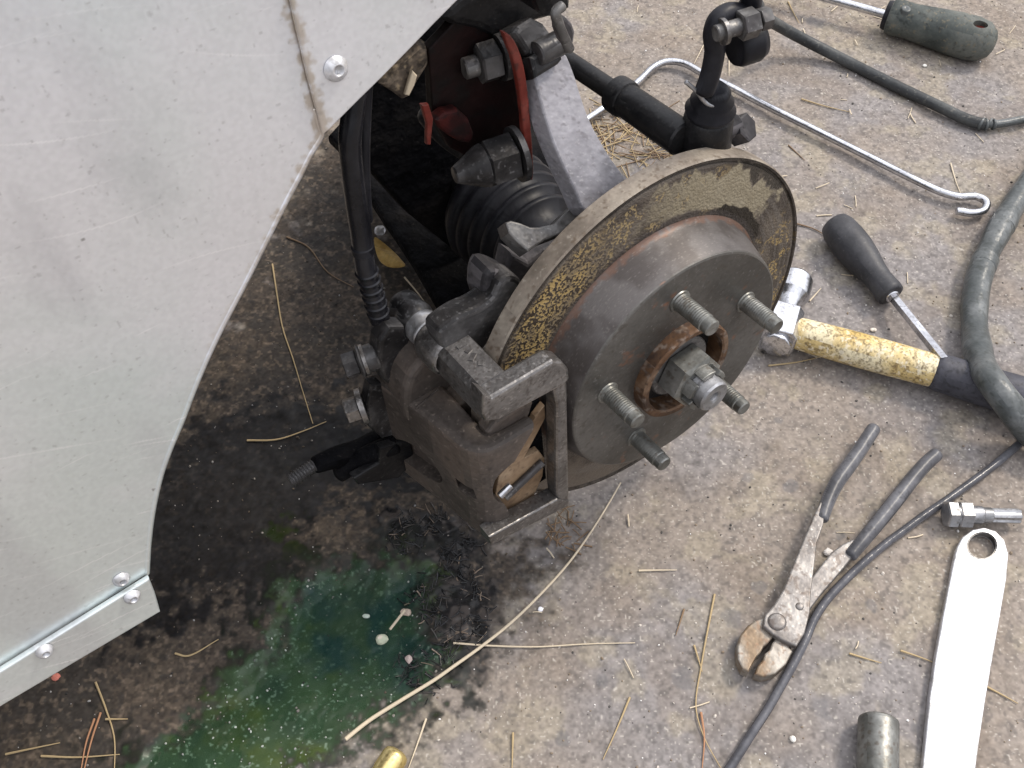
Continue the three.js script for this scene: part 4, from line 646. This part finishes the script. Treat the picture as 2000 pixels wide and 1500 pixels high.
{ // slip-joint pliers
  const pl = thing('pliers', 'old steel pliers with grey grips and rust tinted jaws, lying open on the cable', 'pliers', G(1560, 1150));
  const S = (px, y, th, bv = 0.0012, soft = 0) => BASES_UV(slab(px, y, th, bv, soft));
  const lower = part('lower_lever', S([[1690, 1060], [1670, 1082], [1640, 1118], [1604, 1160], [1580, 1192], [1566, 1230], [1548, 1262], [1520, 1240], [1530, 1190], [1560, 1160], [1592, 1118], [1624, 1078], [1646, 1062], [1668, 1052]], 0.0115, 0.007), M.plierSteel, pl);
  const upper = part('upper_lever', S([[1604, 978], [1612, 1000], [1608, 1026], [1596, 1060], [1590, 1110], [1584, 1160], [1582, 1196], [1572, 1236], [1556, 1262], [1530, 1252], [1508, 1238], [1490, 1222], [1494, 1200], [1512, 1180], [1530, 1150], [1550, 1100], [1572, 1046], [1590, 1004]], 0.0165, 0.0055), M.plierSteel, pl);
  part('jaw', S([[1494, 1204], [1504, 1232], [1512, 1242], [1500, 1256], [1492, 1262], [1486, 1274], [1478, 1282], [1470, 1296], [1462, 1312], [1450, 1306], [1441, 1288], [1440, 1262], [1446, 1240], [1460, 1222], [1474, 1212]], 0.013, 0.0105), M.jawSteel, pl);
  part('jaw', S([[1516, 1246], [1540, 1260], [1548, 1272], [1536, 1296], [1514, 1316], [1490, 1322], [1474, 1316], [1480, 1300], [1490, 1288], [1494, 1276], [1504, 1268], [1508, 1256]], 0.013, 0.0105), M.jawSteel, pl);
  part('rivet', BASES_UV(lathe([[0.0001, 0.0012], [0.0044, 0.0011], [0.0058, 0.0003], [0.006, -0.001]], G(1518, 1214, 0.0168), V(0, 1, 0), 28)), M.plierSteel, pl);
  part('rivet', BASES_UV(lathe([[0.0001, 0.0008], [0.002, 0.0008], [0.0026, 0]], G(1562, 1184, 0.0168), V(0, 1, 0), 20)), M.plierSteel, pl);
  const hr = (s) => 0.0044 + 0.0014 * Math.sin(Math.min(1, s * 1.6) * Math.PI * 0.5) - 0.0008 * s;
  part('grip', BASES_UV(sweep(gt([[1606, 1012], [1618, 976], [1636, 940], [1662, 904], [1688, 866], [1706, 838]], 0.0135), hr, { seg: 50, rad: 18 })), M.greyGrip, pl);
  part('grip', BASES_UV(sweep(gt([[1662, 1084], [1690, 1050], [1720, 1014], [1752, 974], [1780, 938], [1806, 908], [1828, 888]], 0.0105), hr, { seg: 50, rad: 18 })), M.greyGrip, pl);
  void lower; void upper;
}
{ // driver bit socket
  const a = G(1846, 1004, 0.0095), b = G(1992, 1008, 0.0095), ax = b.clone().sub(a), l = ax.length(); ax.normalize();
  const st = (f) => a.clone().addScaledVector(ax, l * f), s = thing('bit_socket', 'small chrome socket with a splined driver bit, above the ring of the spanner', 'socket', V(a.x, 0, a.z));
  part('hex_body', BASES_UV(merge([hexPrism(0.0165, l * 0.15, st(0), ax, 0.5, 0.14), hexPrism(0.0165, l * 0.18, st(0.165), ax, 0.5, 0.14), cyl(st(0.1), st(0.3), 0.0074)])), M.steel, s);
  part('shank', BASES_UV(merge([cyl(st(0.33), st(0.5), 0.0062), cyl(st(0.49), st(0.62), 0.0054)])), M.steel, s);
  const star = []; for (let k = 0; k < 24; k++) { const r = k % 4 < 2 ? 0.0052 : 0.0042, q = k / 24 * 2 * Math.PI; star.push(new THREE.Vector2(r * Math.cos(q), r * Math.sin(q))); }
  part('bit', BASES_UV(extrude(new THREE.Shape(star), l * 0.39, 0.0008).applyQuaternion(new THREE.Quaternion().setFromUnitVectors(V(0, 0, 1), ax)).translate(st(0.61).x, st(0.61).y, st(0.61).z)), M.steel, s);
}
{ // flat bar spanner
  const px = [[1868, 1072], [1880, 1048], [1900, 1034], [1922, 1030], [1944, 1036], [1962, 1054], [1970, 1082], [1966, 1130], [1954, 1200], [1940, 1280], [1926, 1360], [1914, 1440], [1898, 1560], [1796, 1560], [1808, 1440], [1816, 1360], [1828, 1280], [1842, 1200], [1856, 1130]];
  const ring = (r, s = 1) => Array.from({ length: 20 }, (_, k) => [1918 + r * Math.cos(k / 20 * 2 * Math.PI), 1066 + r * s * Math.sin(k / 20 * 2 * Math.PI)]);
  const sp = thing('flat_spanner', 'flat silvery bar spanner with a round hole at its end, cut by the bottom edge', 'spanner', G(1880, 1250));
  part('bar', BASES_UV(slab(px, 0.0075, 0.006, 0.001, 0, [ring(33, 0.9)])), M.silverPaint, sp);
  part('ring_insert', BASES_UV(slab(ring(33.5, 0.9), 0.0062, 0.0045, 0.0004, 4, [ring(28, 0.9)])), M.iron, sp);
}
{ // socket, lower edge
  const a = G(1716, 1402, 0.0122), b = G(1712, 1600, 0.0122), ax = b.clone().sub(a);
  solo('deep_socket', BASES_UV(sharpLathe([[0.006, 0.012], [0.0066, 0.0006], [0.0098, 0], [0.0114, 0.0012], [0.0119, 0.0028], [0.0119, ax.length()], [0.0001, ax.length()]], a, ax, 44)), M.studSteel, 'plain grey steel socket standing out from the bottom edge left of the spanner', 'socket');
  const c = G(776, 1470, 0.0085), d = G(720, 1560, 0.0085), ad = d.clone().sub(c);
  solo('brass_fitting', BASES_UV(lathe([[0.0001, -0.001], [0.005, -0.001], [0.0072, 0.0004], [0.008, 0.003], [0.0081, 0.012], [0.0078, 0.014], [0.0081, 0.016], [0.0081, ad.length()]], c, ad, 36)), M.brass, 'rounded brass fitting poking in at the bottom edge', 'fitting');
}

// ------------------------------------------------------------------ straw, needles, leaf, pebbles
{
  const NG = 'dry pine needles scattered on the ground';
  const stalk = (px, r, m, name, label, cat, group, lift = 0) => {
    const pts = px.map(([x, y, h = 0]) => { const q = G(x, y, 0.002); q.y = groundH(q.x, q.z) + r + 0.0004 + lift + h; return q; });
    return solo(name, sweep(pts, (s) => r * (1 - 0.6 * s), { seg: Math.max(10, px.length * 8), rad: 7 }), m, label, cat, group);
  };
  stalk([[676, 1444], [720, 1408], [780, 1372], [850, 1330], [884, 1306], [940, 1264], [1000, 1214], [1060, 1156], [1110, 1102], [1150, 1046], [1184, 992], [1212, 944]], 0.0014, M.strawPale, 'straw_stalk', 'long pale straw stalk curving from the puddle towards the brake disc', 'straw', null, 0.001);
  const N1 = [
    [[[886, 1256], [960, 1260], [1050, 1262], [1140, 1258], [1240, 1256]], M.strawPale, 'long level needle crossing the pale straw stalk beside the puddle'],
    [[[532, 516], [540, 570], [552, 640], [572, 700], [590, 760], [610, 824]], M.straw, 'long bent needle on dark soil beside the panel'],
    [[[482, 858], [540, 856], [590, 840], [636, 820]], M.straw, 'needle lying crosswise at the foot of the long bent one beside the panel'],
    [[[560, 462], [600, 480], [640, 530], [690, 560]], M.strawDark, 'dark twig on the soil between panel and brake hose'],
    [[[342, 1276], [366, 1280], [426, 1248]], M.straw, 'kinked needle on dark ground below the panel corner'],
    [[[186, 1332], [206, 1384], [222, 1440], [222, 1510]], M.straw, 'upright curved needle rightmost of the bunch at the lower left'],
    [[[196, 1392], [180, 1440], [164, 1500], [160, 1520]], M.strawRed, 'reddish curved needle inside the bunch at the lower left'],
    [[[184, 1404], [168, 1450], [156, 1510]], M.strawRed, 'second reddish needle next to the curved one at the lower left'],
    [[[10, 1472], [60, 1462], [116, 1450]], M.straw, 'level needle leftmost at the lower left corner'],
    [[[80, 1476], [150, 1478], [232, 1472]], M.straw, 'level needle crossing the bunch at the lower left'],
    [[[206, 1404], [248, 1403]], M.straw, 'short level needle right of the bunch at the lower left'],
    [[[1396, 1160], [1384, 1220], [1370, 1300], [1360, 1380], [1376, 1440], [1408, 1500]], M.straw, 'long needle forking left of the pliers jaws'],
    [[[1356, 1260], [1372, 1310]], M.straw, 'short side needle of the fork left of the pliers jaws'],
    [[[1370, 1390], [1376, 1440], [1372, 1500]], M.strawRed, 'reddish needle below the fork at the bottom edge'],
    [[[832, 1404], [816, 1450], [798, 1500]], M.strawPale, 'short needle beside the brass fitting'],
    [[[1230, 1362], [1206, 1420], [1178, 1482]], M.straw, 'slanted needle alone on the bare ground at the bottom'],
    [[[1002, 1430], [1000, 1500]], M.straw, 'upright needle at the bottom edge between fitting and bare ground'],
    [[[1248, 1114], [1284, 1113], [1322, 1112]], M.strawPale, 'short pale level needle below the brake disc'],
    [[[1502, 712], [1560, 704], [1604, 694]], M.straw, 'thin needle under the yellow hammer handle'],
    [[[1530, 646], [1580, 688], [1604, 696]], M.strawPale, 'needle meeting another below the yellow hammer handle'],
    [[[1582, 586], [1604, 562]], M.strawPale, 'short needle between disc and black screwdriver'],
    [[[1558, 436], [1590, 446], [1620, 462]], M.strawDark, 'dark needle at the butt of the black screwdriver'],
    [[[1930, 1340], [1964, 1358], [1990, 1372]], M.straw, 'needle on the ground right of the flat spanner'],
    [[[1760, 1270], [1800, 1284], [1826, 1294]], M.straw, 'needle touching the left side of the flat spanner'],
    [[[1660, 1276], [1700, 1288], [1722, 1294]], M.straw, 'pale needle between pliers jaws and flat spanner'],
    [[[1336, 1190], [1320, 1240]], M.strawDark, 'dark little needle left of the fork by the pliers'],
    [[[1540, 0], [1550, 20], [1562, 42]], M.straw, 'needle at the top edge right of the black cable'],
    [[[1566, 192], [1610, 206], [1660, 218]], M.straw, 'faint needle between cable and steel rod'],
    [[[1858, 316], [1868, 350], [1878, 376]], M.strawPale, 'needle beside the hooked end of the steel rod'],
    [[[1384, 66], [1372, 92], [1356, 122]], M.strawPale, 'pale straw beside the bent stay'],
    [[[1424, 104], [1424, 148]], M.strawPale, 'upright pale straw right of the bent stay'],
    [[[790, 540], [815, 570], [838, 600]], M.strawPale, 'pale needle along the black lower arm below the leaf'],
    [[[1458, 350], [1500, 372]], M.strawDark, 'short dark needle by the far side of the disc rim'],
    [[[1540, 284], [1572, 312]], M.strawDark, 'short dark needle between disc and steel rod'],
  ];
  for (const [px, m, label] of N1) stalk(px, 0.00075, m, 'pine_needle', label, 'needle', NG);
  // loose litter of short needle bits that nobody could count
  const litter = []; const bit = (x, z, l, a, r) => { const y = groundH(x, z) + r + rr(0, 0.001), d = V(Math.cos(a) * l, rr(-0.0006, 0.0012), Math.sin(a) * l), p = V(x, y, z); return sweep([p, p.clone().addScaledVector(d, 0.5).add(V(rr(-0.0005, 0.0005), rr(0, 0.0006), rr(-0.0005, 0.0005))), p.clone().add(d)], r, { seg: 5, rad: 5, closedEnds: false }); };
  const put = (list, n, l0, l1) => { const q = list.map(([x, y]) => G(x, y)); const xs = q.map((p) => p.x), zs = q.map((p) => p.z), po = list.map(([x, y]) => { const p = G(x, y); return [p.x, p.z]; }); const out = []; for (let k = 0, t = 0; k < n && t < n * 20; t++) { const x = rr(Math.min(...xs), Math.max(...xs)), z = rr(Math.min(...zs), Math.max(...zs)); if (sd(po, x, z) > 0) continue; out.push(bit(x, z, rr(l0, l1), rr(0, 6.28), rr(0.0003, 0.0006))); k++; } return out; };
  const a = put([[1150, 250], [1230, 190], [1330, 280], [1300, 340], [1220, 340]], 130, 0.012, 0.04); const b = put([[1150, 30], [1380, 60], [1480, 160], [2000, 330], [2000, 20], [1300, -20]], 26, 0.006, 0.018), c = put([[1480, 300], [1900, 420], [1880, 520], [1560, 580]], 8, 0.006, 0.014), d = put([[1060, 1000], [1110, 990], [1130, 1060], [1080, 1080]], 34, 0.005, 0.013), e = put([[1150, 950], [1850, 840], [1800, 1500], [900, 1500], [950, 1350]], 10, 0.006, 0.014);
  const stuff = (name, list, m, label) => { const g = merge(list), o = new THREE.Mesh(g, m); o.name = name; o.castShadow = o.receiveShadow = true; o.userData = { kind: 'stuff', label, category: 'litter' }; scene.add(o); };
  stuff('needle_litter', a.slice(0, 60), M.straw, 'tangle of dry pine needles on the ground behind the disc');
  stuff('dark_litter', a.slice(60), M.strawDark, 'brown dead needle bits among the tangle behind the disc');
  stuff('needle_scatter', [...b, ...c, ...e], M.strawPale, 'short dry needle bits scattered over the open ground');
  stuff('dry_grass', d, M.strawDark, 'small tuft of dry grass below the caliper frame');
}
{ // yellow leaf behind the brake hose
  const q = [[733, 470], [748, 474], [770, 490], [786, 512], [792, 527], [776, 524], [752, 516], [738, 502]].map(([x, y]) => { const p = G(x, y, 0.012); return new THREE.Vector2(p.x, -p.z); });
  const g = extrude(shapeOf(q, 4), 0.0008, 0).rotateX(-Math.PI / 2).translate(0, 0.009, 0), p = g.attributes.position; const c = G(760, 498, 0.012);
  for (let i = 0; i < p.count; i++) p.setY(i, p.getY(i) + 24 * Math.pow(p.getX(i) - c.x, 2) + 10 * Math.pow(p.getZ(i) - c.z, 2)); g.computeVertexNormals();
  solo('leaf', BASES_UV(g), mat(stuffTex(44, [[0.36, 0.22, 0.06], [0.5, 0.33, 0.1], [0.6, 0.42, 0.16]], { f: 20 }), 0.6, 0), 'curled yellow brown leaf on the ground behind the brake hose', 'leaf');
  const s = G(742, 450, 0.006), sg = new THREE.IcosahedronGeometry(0.004, 1), sp = sg.attributes.position; for (let i = 0; i < sp.count; i++) { const k = 0.7 + 0.6 * vn(sp.getX(i) * 300 + 9, sp.getY(i) * 300 + sp.getZ(i) * 200, 5); sp.setXYZ(i, sp.getX(i) * k, sp.getY(i) * k * 0.7, sp.getZ(i) * k * 1.3); } sg.computeVertexNormals();
  solo('pale_chip', BASES_UV(sg.translate(s.x, s.y, s.z)), M.silverPaint, 'small pale chip above the yellow leaf', 'chip');
}
{  // raised plate standing in for ground glimpsed through a gap
  const c = Lw(800, 145, -104), md = thing('ground_stand_in', 'clod standing in for ground and leaf seen through the gap below the arch', 'mud', c.clone());
  part('patch', BASES_UV(hubPlate([[744, 166], [762, 150], [790, 122], [820, 92], [840, 90], [844, 116], [836, 132], [818, 160], [802, 190], [788, 196], [770, 182]], -100, 10, 2.5)), M.soil, md);
  part('dry_leaf', BASES_UV(hubPlate([[806, 138], [816, 148], [810, 168], [800, 188], [792, 186], [798, 164]], -96, 2.4, 0.8)), M.strawPale, md);
}
{ // pebbles that stand out
  const PG = 'pale pebbles in and round the puddle';
  const peb = (x, y, r, col, label) => { const c = G(x, y, 0.002), g = new THREE.IcosahedronGeometry(r, 1), p = g.attributes.position; for (let i = 0; i < p.count; i++) { const k = 0.6 + 0.75 * vn(p.getX(i) * 500 + x, p.getY(i) * 500 + p.getZ(i) * 400 + y, 4); p.setXYZ(i, p.getX(i) * k * 1.15, p.getY(i) * k * 0.75, p.getZ(i) * k); } g.computeVertexNormals(); g.translate(c.x, groundH(c.x, c.z) + r * 0.45, c.z); solo('pebble', g, new THREE.MeshPhysicalMaterial({ color: new THREE.Color().setRGB(...col), roughness: 0.75 }), label, 'pebble', PG); };
  peb(742, 1240, 0.0034, [0.7, 0.62, 0.5], 'largest cream pebble, standing in the puddle below the bent straw bit'); peb(791, 1189, 0.003, [0.5, 0.4, 0.32], 'brownish pebble at the top of the bent straw bit in the puddle'); peb(712, 1192, 0.0019, [0.7, 0.68, 0.64], 'small pale pebble near the middle of the puddle');
  peb(798, 1282, 0.0026, [0.5, 0.4, 0.36], 'pinkish pebble at the right shore of the puddle'); peb(1055, 1188, 0.0015, [0.75, 0.76, 0.82], 'bluish white pebble right of the straw stalk'); peb(1550, 1442, 0.0019, [0.75, 0.72, 0.66], 'white pebble at the bottom between cable and socket'); peb(1618, 1077, 0.003, [0.62, 0.58, 0.54], 'pale pebble between the two pliers levers'); peb(1806, 127, 0.0021, [0.8, 0.78, 0.72], 'white pebble left of the large screwdriver handle end'); peb(1706, 642, 0.0022, [0.66, 0.6, 0.52], 'tan pebble right of the black screwdriver shaft');
  peb(110, 1322, 0.0024, [0.6, 0.2, 0.15], 'red chip under the lower edge of the panel');
  const ps = [[762, 1228], [776, 1210], [790, 1192]].map(([x, y]) => { const q = G(x, y, 0.003); q.y = 0.0025; return q; });
  solo('straw_bit', sweep(ps, 0.0009, { seg: 10, rad: 8 }), M.strawPale, 'short bent straw bit sticking in the puddle', 'straw');
}
{ // grit everywhere, and wet black shreds by the puddle
  const geo = new THREE.IcosahedronGeometry(1, 0), n = 8000, im = new THREE.InstancedMesh(geo, new THREE.MeshPhysicalMaterial({ color: 0xffffff, roughness: 0.8 }), n), m4 = new THREE.Matrix4(), q = new THREE.Quaternion(), col = new THREE.Color();
  let k = 0;
  while (k < n) {
    const x = rr(-0.62, 0.62), z = rr(-1.1, -0.1), inP = sd(PUDDLE, x, z), dp = sd(DARK_GROUND, x, z); if (inP < -0.02 && rnd() < 0.35) continue;
    const r = Math.min(0.0014, 0.0003 + 0.0004 * -Math.log(1 - rnd() * 0.98) * 0.6), w = rnd(), y = groundH(x, z);
    q.setFromEuler(new THREE.Euler(rr(0, 6), rr(0, 6), rr(0, 6))); m4.compose(V(x, y + r * 0.25, z), q, V(r * rr(0.7, 1.4), r * rr(0.6, 1), r * rr(0.7, 1.4))); im.setMatrixAt(k, m4);
    const s = dp < 0 ? 0.38 : 1; if (w < 0.3) col.setRGB(0.55 * s, 0.5 * s, 0.44 * s); else if (w < 0.42) col.setRGB(0.8 * s, 0.78 * s, 0.75 * s); else if (w < 0.75) col.setRGB(0.22 * s, 0.17 * s, 0.12 * s); else col.setRGB(0.07 * s, 0.065 * s, 0.06 * s);  // grains inside the darker outline get a darker colour
    im.setColorAt(k, col); k++;
  }
  // pale grains put in for the sparkle on the shallow coolant
  for (let t = 0; t < 520; t++) { const x = rr(-0.26, 0.0), z = rr(-0.34, -0.1); const i = n - 1 - t; if (sd(PUDDLE, x, z) > -0.003 || (sd(DEEP, x, z) < -0.01 && rnd() < 0.8)) continue; const r = rr(0.0003, 0.0008), w = rr(0.12, 0.6); q.setFromEuler(new THREE.Euler(rr(0, 6), rr(0, 6), rr(0, 6))); m4.compose(V(x, Math.max(-0.0036, groundH(x, z)) + r * 0.3, z), q, V(r, r * 0.8, r * rr(0.8, 1.5))); im.setMatrixAt(i, m4); col.setRGB(w * 0.85, w * 0.9, w * 0.8); im.setColorAt(i, col); }
  im.name = 'grit'; im.castShadow = im.receiveShadow = true; im.userData = { kind: 'stuff', label: 'fine grit and sand grains lying all over the ground', category: 'grit' }; scene.add(im);
  const n2 = 520, bg = new THREE.CylinderGeometry(0.5, 0.3, 1, 5, 3), bp = bg.attributes.position; for (let i = 0; i < bp.count; i++) bp.setX(i, bp.getX(i) + 1.6 * bp.getY(i) * bp.getY(i)); bg.computeVertexNormals();
  const db = new THREE.InstancedMesh(bg, new THREE.MeshPhysicalMaterial({ color: 0xffffff, roughness: 0.22 }), n2); k = 0;
  while (k < n2) { const x = rr(-0.14, 0.02), z = rr(-0.36, -0.16); if (sd(DEBRIS, x, z) + (fbm(x * 60, z * 60, 7, 2) - 0.5) * 0.02 > 0.003 || fbm(x * 90, z * 90, 77, 2) < 0.42) continue; const l = rr(0.002, 0.011) , r = rr(0.0004, 0.0013);
    q.setFromEuler(new THREE.Euler(rr(1.2, 1.9), rr(0, 6.28), rr(-0.3, 0.3), 'YXZ')); m4.compose(V(x, groundH(x, z) + r * 0.5, z), q, V(r, l, r)); db.setMatrixAt(k, m4); const w = rnd(); col.setRGB(...(w < 0.75 ? [0.012, 0.012, 0.013] : w < 0.92 ? [0.05, 0.042, 0.036] : [0.2, 0.15, 0.11])); db.setColorAt(k, col); k++; }
  db.name = 'wet_debris'; db.castShadow = db.receiveShadow = true; db.userData = { kind: 'stuff', label: 'wet black shreds of leaf heaped along the puddle edge', category: 'debris' }; scene.add(db);
}

scene.traverse((o) => { if (o.isMesh) { o.castShadow = true; o.receiveShadow = true; } });
renderer.render(scene, camera);
